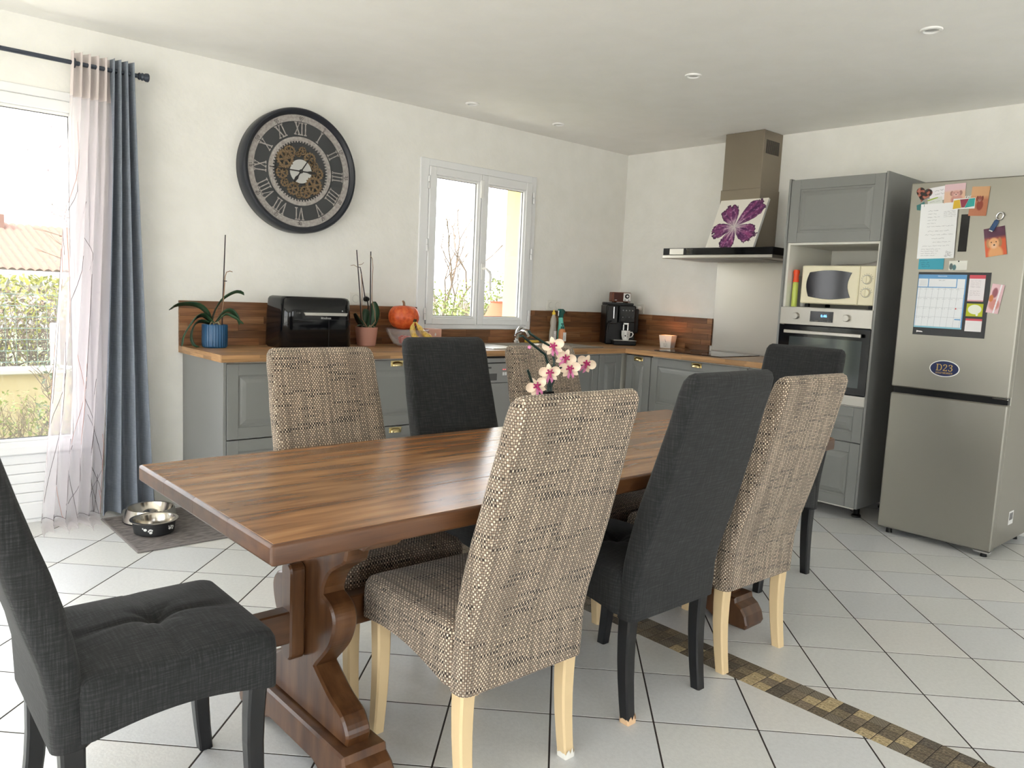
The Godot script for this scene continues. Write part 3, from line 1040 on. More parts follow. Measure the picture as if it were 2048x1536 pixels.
func worktops() -> void:
	var r := RandomNumberGenerator.new()
	r.seed = 17
	var w := thing("worktop", "oak butcher-block worktop with sink running under the window", "worktop")
	var st := S()
	var y0 := 0.872
	var sx := Vector2(-1.86, -0.96)     # cut-out for the sink
	var sz := Vector2(0.09, 0.54)
	bx(st, Vector3(-3.767, y0, 0.001), Vector3(sx.x, 0.91, 0.640), 0.002)
	bx(st, Vector3(sx.y, y0, 0.001), Vector3(-0.001, 0.91, 0.640), 0.002)
	bx(st, Vector3(sx.x, y0, 0.001), Vector3(sx.y, 0.91, sz.x))
	bx(st, Vector3(sx.x, y0, sz.y), Vector3(sx.y, 0.91, 0.640))
	part(st, "slab", M.worktop, w)
	part(box(Vector3(-3.7682, y0, 0.001), Vector3(-3.767, 0.91, 0.640)), "edge_band", M.worktop, w)
	var w2 := thing("worktop", "oak butcher-block worktop carrying the hob under the hood", "worktop", Vector3.ZERO, FACE_WEST)
	part(box(Vector3(0.641, y0, 0.001), Vector3(1.886, 0.91, 0.640), 0.002), "slab", M.worktop, w2)
	var b := thing("splashback", "brown wood stave splashback along the window wall behind the worktop", "splashback")
	staves(b, Vector2(-3.768, 0.9105), Vector2(-2.157, 1.166), Transform3D(Basis(), Vector3(0, 0, 0.001)), r)
	staves(b, Vector2(-2.157, 0.9105), Vector2(-1.069, 1.012), Transform3D(Basis(), Vector3(0, 0, 0.001)), r)
	staves(b, Vector2(-1.069, 0.9105), Vector2(-0.002, 1.166), Transform3D(Basis(), Vector3(0, 0, 0.001)), r)
	var b2 := thing("splashback", "brown wood stave splashback beside the steel panel on hood wall", "splashback")
	staves(b2, Vector2(0.021, 0.9105), Vector2(0.983, 1.166), Transform3D(Basis(Vector3.UP, FACE_WEST), Vector3(-0.001, 0, 0)), r)
	solo(box(Vector3(-0.006, 0.911, 0.985), Vector3(-0.001, 1.604, 1.884), 0.001), "steel_splash_panel", M.steel, "brushed steel splash panel on the wall behind the hob", "panel")
	# sink with drainers
	var s := thing("sink", "stainless steel inset sink with drainer in oak worktop", "sink")
	var rim := S()
	ring_boxes_flat(rim, -1.90, -0.80, 0.075, 0.56, -1.62, -1.10, 0.13, 0.50, 0.9105, 0.9165)
	part(rim, "rim", M.steel, s)
	var bowl := S()
	var r0 := rrect(0.52, 0.37, 0.05, 5, Vector2(-1.36, -0.315))
	var r1 := rrect(0.48, 0.33, 0.05, 5, Vector2(-1.36, -0.315))
	var ra := []
	var rb := []
	for k in r0.size():
		ra.append(Vector3(r0[k].x, 0.914, -r0[k].y))
		rb.append(Vector3(r1[k].x, 0.76, -r1[k].y))
	loft(bowl, [ra, rb], false)
	var c := Vector3(-1.36, 0.755, 0.315)
	for k in rb.size():
		tri(bowl, c, rb[k], rb[(k + 1) % rb.size()])
	part(bowl, "bowl", M.steel, s)
	for k in 7:
		part(box(Vector3(-1.06, 0.9165, 0.16 + k * 0.05), Vector3(-0.84, 0.9195, 0.175 + k * 0.05), 0.001), "drainer_rib", M.steel, s)
	var f := thing("faucet", "chrome single-lever mixer tap behind the steel sink", "faucet", Vector3(-1.29, 0.9165, 0.10))
	var fs := S()
	lathe(fs, [Vector2(0.027, 0), Vector2(0.027, 0.012), Vector2(0.021, 0.02), Vector2(0.021, 0.055), Vector2(0.017, 0.06), Vector2(0, 0.062)], 16)
	part(fs, "base", M.chrome, f)
	var sp := S()
	tube(sp, [Vector3(0, 0.03, 0), Vector3(-0.005, 0.075, 0.03), Vector3(-0.01, 0.093, 0.08), Vector3(-0.012, 0.088, 0.13), Vector3(-0.012, 0.06, 0.15)], [0.018, 0.016, 0.014, 0.013, 0.012], 12)
	part(sp, "spout", M.chrome, f)
	var lv := S()
	tube(lv, [Vector3(0, 0.06, 0), Vector3(0.012, 0.085, -0.005), Vector3(0.03, 0.112, 0.0), Vector3(0.055, 0.118, 0.012), Vector3(0.085, 0.112, 0.03)], [0.017, 0.018, 0.016, 0.007, 0.006], 10)
	part(lv, "lever", M.chrome, f)
	# hob
	var h := thing("hob", "black glass induction hob set in the oak worktop", "hob")
	part(box(Vector3(-0.555, 0.9105, 0.85), Vector3(-0.045, 0.9155, 1.44), 0.0015), "glass", M.black_gloss, h)
	for k in 4:
		var ring := S()
		lathe(ring, [Vector2(0.075, 0), Vector2(0.0765, 0.0003), Vector2(0.078, 0)], 28, Transform3D(Basis(), Vector3(-0.43 + 0.26 * (k % 2), 0.9155, 1.0 + 0.29 * (k / 2))))
		part(ring, "zone_ring", M.grey_plastic, h)

func ring_boxes_flat(st: SurfaceTool, x0: float, x1: float, z0: float, z1: float, ox0: float, ox1: float, oz0: float, oz1: float, y0: float, y1: float) -> void:
	bx(st, Vector3(x0, y0, z0), Vector3(ox0, y1, z1), 0.002)
	bx(st, Vector3(ox1, y0, z0), Vector3(x1, y1, z1), 0.002)
	bx(st, Vector3(ox0, y0, z0), Vector3(ox1, y1, oz0), 0.002)
	bx(st, Vector3(ox0, y0, oz1), Vector3(ox1, y1, z1), 0.002)

# ---------------------------------------------------------------- cabinets
func front_mesh(w: float, h: float) -> SurfaceTool:   # framed front with a raised field, lower left corner at the origin, facing +z
	var st := S()
	var t := 0.019
	var fr := minf(0.062, h * 0.27)
	bx(st, Vector3(0.002, 0.002, 0), Vector3(w - 0.002, h - 0.002, t - 0.008))
	bx(st, Vector3(0, 0, 0), Vector3(fr, h, t), 0.0018)
	bx(st, Vector3(w - fr, 0, 0), Vector3(w, h, t), 0.0018)
	bx(st, Vector3(fr, 0, 0), Vector3(w - fr, fr, t), 0.0018)
	bx(st, Vector3(fr, h - fr, 0), Vector3(w - fr, h, t), 0.0018)
	var a := fr + 0.010                      # raised field: a low frustum
	var b := fr + 0.040
	if w - 2 * b > 0.02 and h - 2 * b > 0.01:
		var p := [Vector3(a, a, t - 0.008), Vector3(w - a, a, t - 0.008), Vector3(w - a, h - a, t - 0.008), Vector3(a, h - a, t - 0.008)]
		var e := 0.010
		var p2 := [Vector3(a + e, a + e, t - 0.0035), Vector3(w - a - e, a + e, t - 0.0035), Vector3(w - a - e, h - a - e, t - 0.0035), Vector3(a + e, h - a - e, t - 0.0035)]
		var p3 := [Vector3(b, b, t), Vector3(w - b, b, t), Vector3(w - b, h - b, t), Vector3(b, h - b, t)]
		loft(st, [p, p2], false, false)
		loft(st, [p2, p3], false, false)
		quad(st, p3[0], p3[1], p3[2], p3[3])
	return st

func cup_pull(parent: Node3D, at: Vector3) -> void:
	var st := S()
	var rows := []
	for j in 9:
		var b := PI / 2 * j / 8
		var row := []
		for i in 17:
			var a := PI * i / 16
			var q := pow(maxf(0.0, sin(a)), 0.45)
			row.append(Vector3(-0.036 * cos(a), 0.026 * q * cos(b), 0.024 * q * sin(b)))
		rows.append(row)
	sheet(st, rows)
	var pl := rrect(0.09, 0.012, 0.005, 3, Vector2(0, 0.024))
	prism(st, pl, 0.002)
	bx(st, Vector3(-0.043, -0.004, 0), Vector3(0.043, 0.026, 0.0018), 0.0008)
	part(st, "handle", M.brass, parent, at).set_meta("label", "brass cup handle")

func unit(label: String, at: Vector3, turn: float, w: float, fronts: Array, group := "") -> Node3D:   # origin: lower left of the front plane; fronts: [name, x, y, w, h, handle]
	var t := thing("base_cabinet", label, "cabinet", at, turn, group)
	var st := S()
	bx(st, Vector3(0.001, 0.08, -0.56), Vector3(0.017, 0.868, -0.002))
	bx(st, Vector3(w - 0.017, 0.08, -0.56), Vector3(w - 0.001, 0.868, -0.002))
	bx(st, Vector3(0.017, 0.08, -0.56), Vector3(w - 0.017, 0.096, -0.002))
	bx(st, Vector3(0.017, 0.85, -0.56), Vector3(w - 0.017, 0.866, -0.002))
	part(st, "body", M.carcass, t)
	part(box(Vector3(0, 0.0, -0.075), Vector3(w, 0.078, -0.06)), "plinth", M.grey_lacquer, t)
	for f in fronts:
		var o := part(front_mesh(f[3] - 0.004, f[4] - 0.004), f[0], M.grey_lacquer, t, Vector3(f[1] + 0.002, f[2] + 0.002, 0.0))
		if f[5]:
			cup_pull(o, Vector3(f[3] / 2 - 0.002, f[4] - 0.038, 0.019))
	return t

func base_units() -> void:
	var z := 0.581
	var two := func(w): return [["drawer", 0.0, 0.458, w, 0.404, true], ["drawer", 0.0, 0.08, w, 0.376, true]]
	solo(box(Vector3(-3.745, 0.0, 0.002), Vector3(-3.727, 0.870, 0.600), 0.0012), "end_panel", M.grey_lacquer, "smooth grey end panel closing the row of cabinets by the curtain", "panel")
	unit("grey two-drawer base cabinet at the end of the row, beside its end panel", Vector3(-3.726, 0, z), 0, 0.63, two.call(0.63))
	unit("grey two-drawer base cabinet with brass cup handles, left of the dishwasher", Vector3(-3.095, 0, z), 0, 0.81, two.call(0.81))
	unit("grey two-door cabinet under the steel sink", Vector3(-1.681, 0, z), 0, 0.796, [["door", 0.0, 0.08, 0.396, 0.782, false], ["door", 0.396, 0.08, 0.40, 0.782, false]])
	var c := thing("corner_cabinet", "grey corner cabinet with two narrow doors meeting at the inside corner", "cabinet")
	part(box(Vector3(-0.884, 0.08, 0.02), Vector3(-0.03, 0.868, 0.578)), "body", M.carcass, c)
	part(front_mesh(0.255, 0.778), "door", M.grey_lacquer, c, Vector3(-0.882, 0.082, z))
	var d := part(front_mesh(0.236, 0.778), "door", M.grey_lacquer, c, Vector3(-0.581, 0.082, 0.626), Vector3(0, FACE_WEST, 0))
	cup_pull(d, Vector3(0.118, 0.742, 0.019))
	part(box(Vector3(-0.884, 0, 0.505), Vector3(-0.505, 0.078, 0.52)), "plinth", M.grey_lacquer, c)
	unit("wide grey drawer cabinet with brass handle under the hob", Vector3(-0.581, 0, 0.866), FACE_WEST, 0.822, two.call(0.822))
	unit("narrow grey cabinet between the hob drawers and tall oven cabinet", Vector3(-0.581, 0, 1.690), FACE_WEST, 0.196, [["door", 0.0, 0.08, 0.196, 0.782, true]])
	# dishwasher
	var w := thing("dishwasher", "grey built-in dishwasher with control strip, left of the sink cabinet", "dishwasher", Vector3(-2.283, 0, 0.59))
	part(box(Vector3(0.002, 0.08, -0.55), Vector3(0.598, 0.866, -0.002)), "body", M.black_matt, w)
	part(box(Vector3(0.003, 0.826, 0), Vector3(0.597, 0.856, 0.012), 0.002), "top_strip", M.grey_plastic, w)
	var cp := part(box(Vector3(0.003, 0.690, 0), Vector3(0.597, 0.820, 0.014), 0.003), "control_panel", M.grey_plastic, w)
	part(box(Vector3(0.003, 0.09, 0), Vector3(0.597, 0.686, 0.012), 0.002), "door", M.grey_plastic, w)
	var gp := S()
	bx(gp, Vector3(0.30, 0.706, 0.014), Vector3(0.385, 0.752, 0.0155), 0.001)
	part(gp, "grip", M.grey_dark, cp)
	part(box(Vector3(0.302, 0.786, 0.0138), Vector3(0.334, 0.799, 0.0146)), "maker_mark", M.grey_dark, cp)
	for k in 5:
		part(box(Vector3(0.437 + k * 0.018, 0.776, 0.014), Vector3(0.442 + k * 0.018, 0.781, 0.0155)), "indicator_light", M.led_red, cp)
		part(box(Vector3(0.434 + k * 0.02, 0.738, 0.014), Vector3(0.450 + k * 0.02, 0.760, 0.0165), 0.001), "button", M.white_plastic, cp)
	part(box(Vector3(0, 0, -0.07), Vector3(0.6, 0.078, -0.055)), "plinth", M.grey_lacquer, w)

func tall_unit() -> void:
	var t := thing("tall_cabinet", "tall grey cabinet housing the oven and microwave beside the refrigerator", "cabinet", Vector3(-0.590, 0, 1.888), FACE_WEST)
	var w := 0.625
	var dp := -0.57
	part(box(Vector3(0, 0.08, dp), Vector3(0.014, 2.093, 0.022), 0.001), "side_panel", M.grey_lacquer, t)
	part(box(Vector3(w - 0.014, 0.08, dp), Vector3(w, 2.093, 0.022), 0.001), "side_panel", M.grey_lacquer, t)
	var st := S()
	bx(st, Vector3(0.0145, 0.08, dp), Vector3(0.030, 2.085, 0.0))
	bx(st, Vector3(w - 0.030, 0.08, dp), Vector3(w - 0.0145, 2.085, 0.0))
	for y in [0.082, 0.70, 1.282, 1.692, 2.07]:
		bx(st, Vector3(0.030, y - 0.012, dp), Vector3(w - 0.030, y + 0.006, 0.0))
	bx(st, Vector3(0.030, 0.08, dp), Vector3(w - 0.030, 2.08, dp + 0.01))
	part(st, "carcass", M.carcass, t)
	part(front_mesh(w - 0.034, 0.392), "lift_door", M.grey_lacquer, t, Vector3(0.017, 1.693, 0))
	var dr := part(front_mesh(w - 0.034, 0.213), "drawer", M.grey_lacquer, t, Vector3(0.017, 0.484, 0))
	var db := part(front_mesh(w - 0.034, 0.398), "door", M.grey_lacquer, t, Vector3(0.017, 0.082, 0))
	cup_pull(dr, Vector3(0.2955, 0.18, 0.019))
	cup_pull(db, Vector3(0.2955, 0.36, 0.019))
	for p in [Vector2(0.06, -0.12), Vector2(w - 0.06, -0.12), Vector2(0.06, -0.5), Vector2(w - 0.06, -0.5)]:
		var f := S()
		lathe(f, [Vector2(0.028, 0), Vector2(0.028, 0.012), Vector2(0.018, 0.02), Vector2(0.018, 0.08), Vector2(0, 0.08)], 14, Transform3D(Basis(), Vector3(p.x, 0, p.y)))
		part(f, "foot", M.black, t)
	# oven
	var o := thing("oven", "built-in oven with steel control panel and black glass door", "oven", Vector3(-0.592, 0, 1.904), FACE_WEST)
	var ow := 0.594
	part(box(Vector3(0.02, 0.712, -0.50), Vector3(ow - 0.02, 1.268, -0.001)), "body", M.black_matt, o)
	var p := part(box(Vector3(0, 1.176, 0.0), Vector3(ow, 1.286, 0.024), 0.002), "control_panel", M.steel, o)
	part(box(Vector3(0.205, 1.200, 0.0235), Vector3(0.355, 1.266, 0.0255), 0.0008), "display", M.black_gloss, p)
	lettering("6:46", 0.016, 0.0006, "display_digits", M.led_blue, p, Vector3(0.295, 1.238, 0.026))
	for k in 5:
		part(box(Vector3(0.212 + k * 0.028, 1.203, 0.0255), Vector3(0.234 + k * 0.028, 1.209, 0.0262)), "touch_key", M.grey_dark, p)
	for x in [0.112, 0.442]:
		var kn := S()
		lathe(kn, [Vector2(0.021, 0), Vector2(0.021, 0.018), Vector2(0.019, 0.022), Vector2(0, 0.022)], 20, Transform3D(Basis(Vector3.RIGHT, PI / 2), Vector3(x, 1.232, 0.024)))
		part(kn, "knob", M.steel, p)
	var d := part(box(Vector3(0, 0.772, 0.0), Vector3(ow, 1.172, 0.022), 0.002), "door", M.black_gloss, o)
	part(box(Vector3(0.075, 0.815, 0.0218), Vector3(0.545, 1.100, 0.0226)), "window", M.oven_glass if M.has("oven_glass") else mt("oven_glass", rgb(70, 76, 76), 0.06, 0.25), d)
	var hb := S()
	bx(hb, Vector3(0.05, 1.120, 0.046), Vector3(0.55, 1.142, 0.058), 0.003)
	bx(hb, Vector3(0.065, 1.124, 0.022), Vector3(0.085, 1.138, 0.048), 0.001)
	bx(hb, Vector3(0.515, 1.124, 0.022), Vector3(0.535, 1.138, 0.048), 0.001)
	part(hb, "handle", M.steel, d)
	part(box(Vector3(0, 0.706, 0.0), Vector3(ow, 0.768, 0.020), 0.002), "base_strip", M.steel, o)
	# microwave
	var m := thing("microwave", "cream microwave with bulging dark window in the cabinet niche", "microwave", Vector3(-0.545, 1.291, 2.0), FACE_WEST)
	part(box(Vector3(0, 0.022, -0.34), Vector3(0.472, 0.262, 0.0), 0.006), "body", M.cream_plastic, m)
	var dm := part(box(Vector3(0.002, 0.024, 0.0), Vector3(0.372, 0.260, 0.018), 0.005), "door", M.cream_plastic, m)
	var arch := PackedVector2Array()
	for i in 13:
		var u := i / 12.0
		arch.append(Vector2(0.055 + 0.272 * u, 0.066 - 0.014 * sin(PI * u)))
	for i in 9:
		var u := i / 8.0
		arch.append(Vector2(0.327 - 0.022 * sin(PI * u), 0.066 + 0.152 * u))
	for i in 13:
		var u := i / 12.0
		arch.append(Vector2(0.327 - 0.272 * u, 0.218 + 0.014 * sin(PI * u)))
	for i in range(1, 8):
		var u := i / 8.0
		arch.append(Vector2(0.055 - 0.018 * sin(PI * u), 0.218 - 0.152 * u))
	var ws := S()
	prism(ws, arch, 0.004, Transform3D(Basis(), Vector3(0, 0, 0.017)), 0.001)
	part(ws, "window", M.black_gloss, dm)
	var cp := part(box(Vector3(0.374, 0.024, 0.0), Vector3(0.470, 0.260, 0.017), 0.004), "control_panel", M.cream_plastic, m)
	for y in [0.178, 0.098]:
		var kn := S()
		lathe(kn, [Vector2(0.030, 0), Vector2(0.030, 0.003), Vector2(0.024, 0.004), Vector2(0.022, 0.016), Vector2(0, 0.017)], 22, Transform3D(Basis(Vector3.RIGHT, PI / 2), Vector3(0.422, y, 0.017)))
		bx(kn, Vector3(0.419, y - 0.022, 0.03), Vector3(0.425, y + 0.022, 0.040), 0.002)
		var ko := part(kn, "knob", M.cream_plastic, cp)
		var tick := S()
		for k in 9:
			var a := PI * 0.05 + k * PI / 8
			bx(tick, Vector3(-0.001, 0.033, 0), Vector3(0.001, 0.037, 0.0006), 0.0, Transform3D(Basis(Vector3.BACK, a - PI / 2), Vector3(0.422, y, 0.017)))
		part(tick, "dial_mark", M.ink, ko)
		var dr2 := S()
		lathe(dr2, [Vector2(0.0255, 0.0), Vector2(0.0255, 0.0042), Vector2(0.0285, 0.0042), Vector2(0.0285, 0.0)], 24, Transform3D(Basis(Vector3.RIGHT, PI / 2), Vector3(0.422, y, 0.017)))
		part(dr2, "dial_ring", M.grey_plastic, ko)
	for p2 in [Vector2(0.03, -0.03), Vector2(0.44, -0.03), Vector2(0.03, -0.3), Vector2(0.44, -0.3)]:
		part(box(Vector3(p2.x - 0.012, 0, p2.y - 0.012), Vector3(p2.x + 0.012, 0.022, p2.y + 0.012), 0.002), "foot", M.black, m)
	# in the niche
	var b := thing("pastry_tube", "tall clear tube with bright orange cap beside the microwave", "bottle", Vector3(-0.53, 1.289, 1.945), 0.0)
	part(turned([Vector2(0, 0), Vector2(0.016, 0), Vector2(0.018, 0.004), Vector2(0.018, 0.15), Vector2(0.014, 0.158), Vector2(0, 0.158)], 16), "body", M.tube_green, b)
	part(turned([Vector2(0, 0.158), Vector2(0.020, 0.158), Vector2(0.017, 0.18), Vector2(0.016, 0.20), Vector2(0.021, 0.222), Vector2(0.017, 0.236), Vector2(0, 0.238)], 16), "cap", M.orange_plastic, b)
	var jar := thing("measuring_jug", "clear plastic beaker standing behind the orange-capped tube", "jug", Vector3(-0.45, 1.289, 1.955))
	part(turned([Vector2(0, 0), Vector2(0.028, 0), Vector2(0.03, 0.005), Vector2(0.034, 0.20), Vector2(0.032, 0.20), Vector2(0.028, 0.006), Vector2(0, 0.006)], 20), "body", M.clear_glass, jar)
	var cl := S()
	var rows := []
	for j in 9:
		var row := []
		for i in 13:
			var u := i / 12.0
			var v := j / 8.0
			row.append(Vector3((u - 0.5) * 0.30, 0.006 + 0.012 * absf(sin(u * 9 + v * 4)) * sin(PI * v) + (0.026 * smoothstep(0.55, 0.9, u) * sin(PI * v)), (v - 0.5) * 0.17))
		rows.append(row)
	sheet(cl, rows)
	var back := []
	for j in 9:
		var row := []
		for i in 13:
			row.append(Vector3((0.5 - i / 12.0) * 0.30, 0.002, (j / 8.0 - 0.5) * 0.17))
		back.append(row)
	sheet(cl, back)
	solo(cl, "folded_cloth", mt("cloth_grey", rgb(206, 200, 194), 0.95), "crumpled pale grey cloth lying on top of the microwave", "cloth", Vector3(-0.70 + 0.33, 1.5535, 2.285), Vector3(0, FACE_WEST, 0))

# ---------------------------------------------------------------- refrigerator
func fridge() -> void:
	var f := thing("refrigerator", "tall steel fridge-freezer covered with magnets, notes and photos", "refrigerator", Vector3(-0.68, 0, 2.672), FACE_WEST)
	var w := 0.595
	part(box(Vector3(0.003, 0.045, -0.63), Vector3(w - 0.003, 1.996, -0.062), 0.004), "body", M.fridge_steel, f)
	part(box(Vector3(0, 0.862, -0.058), Vector3(w, 2.002, 0), 0.006), "upper_door", M.fridge_steel, f)
	part(box(Vector3(0, 0.036, -0.058), Vector3(w, 0.826, 0), 0.006), "lower_door", M.fridge_steel, f)
	part(box(Vector3(0.006, 0.826, -0.058), Vector3(w - 0.006, 0.862, -0.022)), "grip_channel", M.black, f)
	part(box(Vector3(w - 0.075, 0.852, -0.024), Vector3(w - 0.004, 0.858, -0.004), 0.001), "hinge", M.chrome, f)
	part(box(Vector3(w - 0.085, 0.024, -0.05), Vector3(w - 0.004, 0.034, -0.006), 0.001), "hinge", M.chrome, f)
	part(box(Vector3(0.275, 1.621, -0.001), Vector3(0.318, 1.818, 0.0015), 0.0005), "control_panel", M.black_gloss, f)
	for p in [Vector2(0.05, -0.05), Vector2(w - 0.04, -0.04), Vector2(0.05, -0.58), Vector2(w - 0.05, -0.58)]:
		var s := S()
		lathe(s, [Vector2(0.017, 0), Vector2(0.014, 0.03), Vector2(0.012, 0.05), Vector2(0, 0.05)], 12, Transform3D(Basis(), Vector3(p.x, 0, p.y)))
		part(s, "foot", M.black, f)
	var stk := S()
	bx(stk, Vector3(0, 0, 0), Vector3(0.075, 0.075, 0.0006))
	var sk := part(stk, "sticker", M.paper, f, Vector3(w - 0.0029, 0.145, -0.26), Vector3(0, PI / 2, 0))
	for k in 14:
		part(box(Vector3(0.010 + k * 0.004, 0.025, 0.0006), Vector3(0.0115 + k * 0.004 + (0.001 if k % 3 == 0 else 0.0), 0.065, 0.0009)), "bar", M.ink, sk)

func canvas(w: int, h: int, c: Color) -> Image:
	var im := Image.create(w, h, false, Image.FORMAT_RGB8)
	im.fill(c)
	return im

func blob(im: Image, cx: float, cy: float, rx: float, ry: float, c: Color, soft := 0.3) -> void:   # fractions of the picture
	var w := im.get_width()
	var h := im.get_height()
	for y in range(maxi(0, int((cy - ry) * h)), mini(h, int((cy + ry) * h) + 1)):
		for x in range(maxi(0, int((cx - rx) * w)), mini(w, int((cx + rx) * w) + 1)):
			var d := Vector2((float(x) / w - cx) / rx, (float(y) / h - cy) / ry).length()
			var a := clampf((1.0 - d) / soft, 0, 1)
			if a > 0:
				im.set_pixel(x, y, im.get_pixel(x, y).lerp(c, a * c.a))

func stroke(im: Image, a: Vector2, b: Vector2, c: Color, t := 1) -> void:   # pixels
	var n := int(a.distance_to(b)) + 1
	for i in n + 1:
		var p := a.lerp(b, float(i) / n)
		im.fill_rect(Rect2i(int(p.x), int(p.y), t, t), c)

func scribble(im: Image, r: RandomNumberGenerator, x: float, y: float, len: float, size: float, c: Color) -> void:   # a line of handwriting
	var p := Vector2(x, y)
	while p.x < x + len:
		var word := r.randf_range(3, 7) * size
		var e := p.x + word
		while p.x < e and p.x < x + len:
			var q := Vector2(p.x + size * r.randf_range(0.4, 0.7), y + r.randf_range(-0.7, 0.5) * size)
			stroke(im, p, q, c)
			p = q
		p.x += size * 1.2

func pasted(called: String, label: String, category: String, im: Image, z: float, y: float, w: float, h: float, turn: float, out := 0.001, bend := 0.0, group := "") -> void:   # a print held against the fridge door; z, y its middle
	var m := StandardMaterial3D.new()
	m.albedo_texture = ImageTexture.create_from_image(im)
	m.roughness = 0.6
	m.texture_repeat = false
	var o := solo(card_mesh(w, h, 0.0006, bend), called, m, label, category, Vector3(-0.68 - out, y, z), Vector3.ZERO, group)
	o.basis = Basis(Vector3.UP, FACE_WEST) * Basis(Vector3.BACK, turn)

func dog_picture(bg0: Color, bg1: Color, fur: Color, cx: float, cy: float, s: float) -> Image:
	var im := canvas(96, 128, bg0)
	for y in 128:
		im.fill_rect(Rect2i(0, y, 96, 1), bg0.lerp(bg1, clampf((y - 38) / 20.0, 0, 1)))
	blob(im, cx + 0.05, cy + 0.42 * s, 0.42 * s, 0.40 * s, fur, 0.25)
	blob(im, cx - 0.26 * s, cy - 0.02, 0.13 * s, 0.20 * s, fur.darkened(0.18), 0.3)
	blob(im, cx + 0.30 * s, cy - 0.02, 0.13 * s, 0.20 * s, fur.darkened(0.22), 0.3)
	blob(im, cx, cy, 0.30 * s, 0.24 * s, fur.lightened(0.08), 0.25)
	blob(im, cx, cy + 0.09 * s, 0.17 * s, 0.12 * s, fur.lightened(0.3), 0.4)
	for d in [-1, 1]:
		blob(im, cx + d * 0.12 * s, cy - 0.05 * s, 0.035 * s, 0.028 * s, Color(0.12, 0.06, 0.05), 0.6)
	blob(im, cx + 0.01, cy + 0.06 * s, 0.055 * s, 0.035 * s, Color(0.15, 0.08, 0.08), 0.5)
	return im

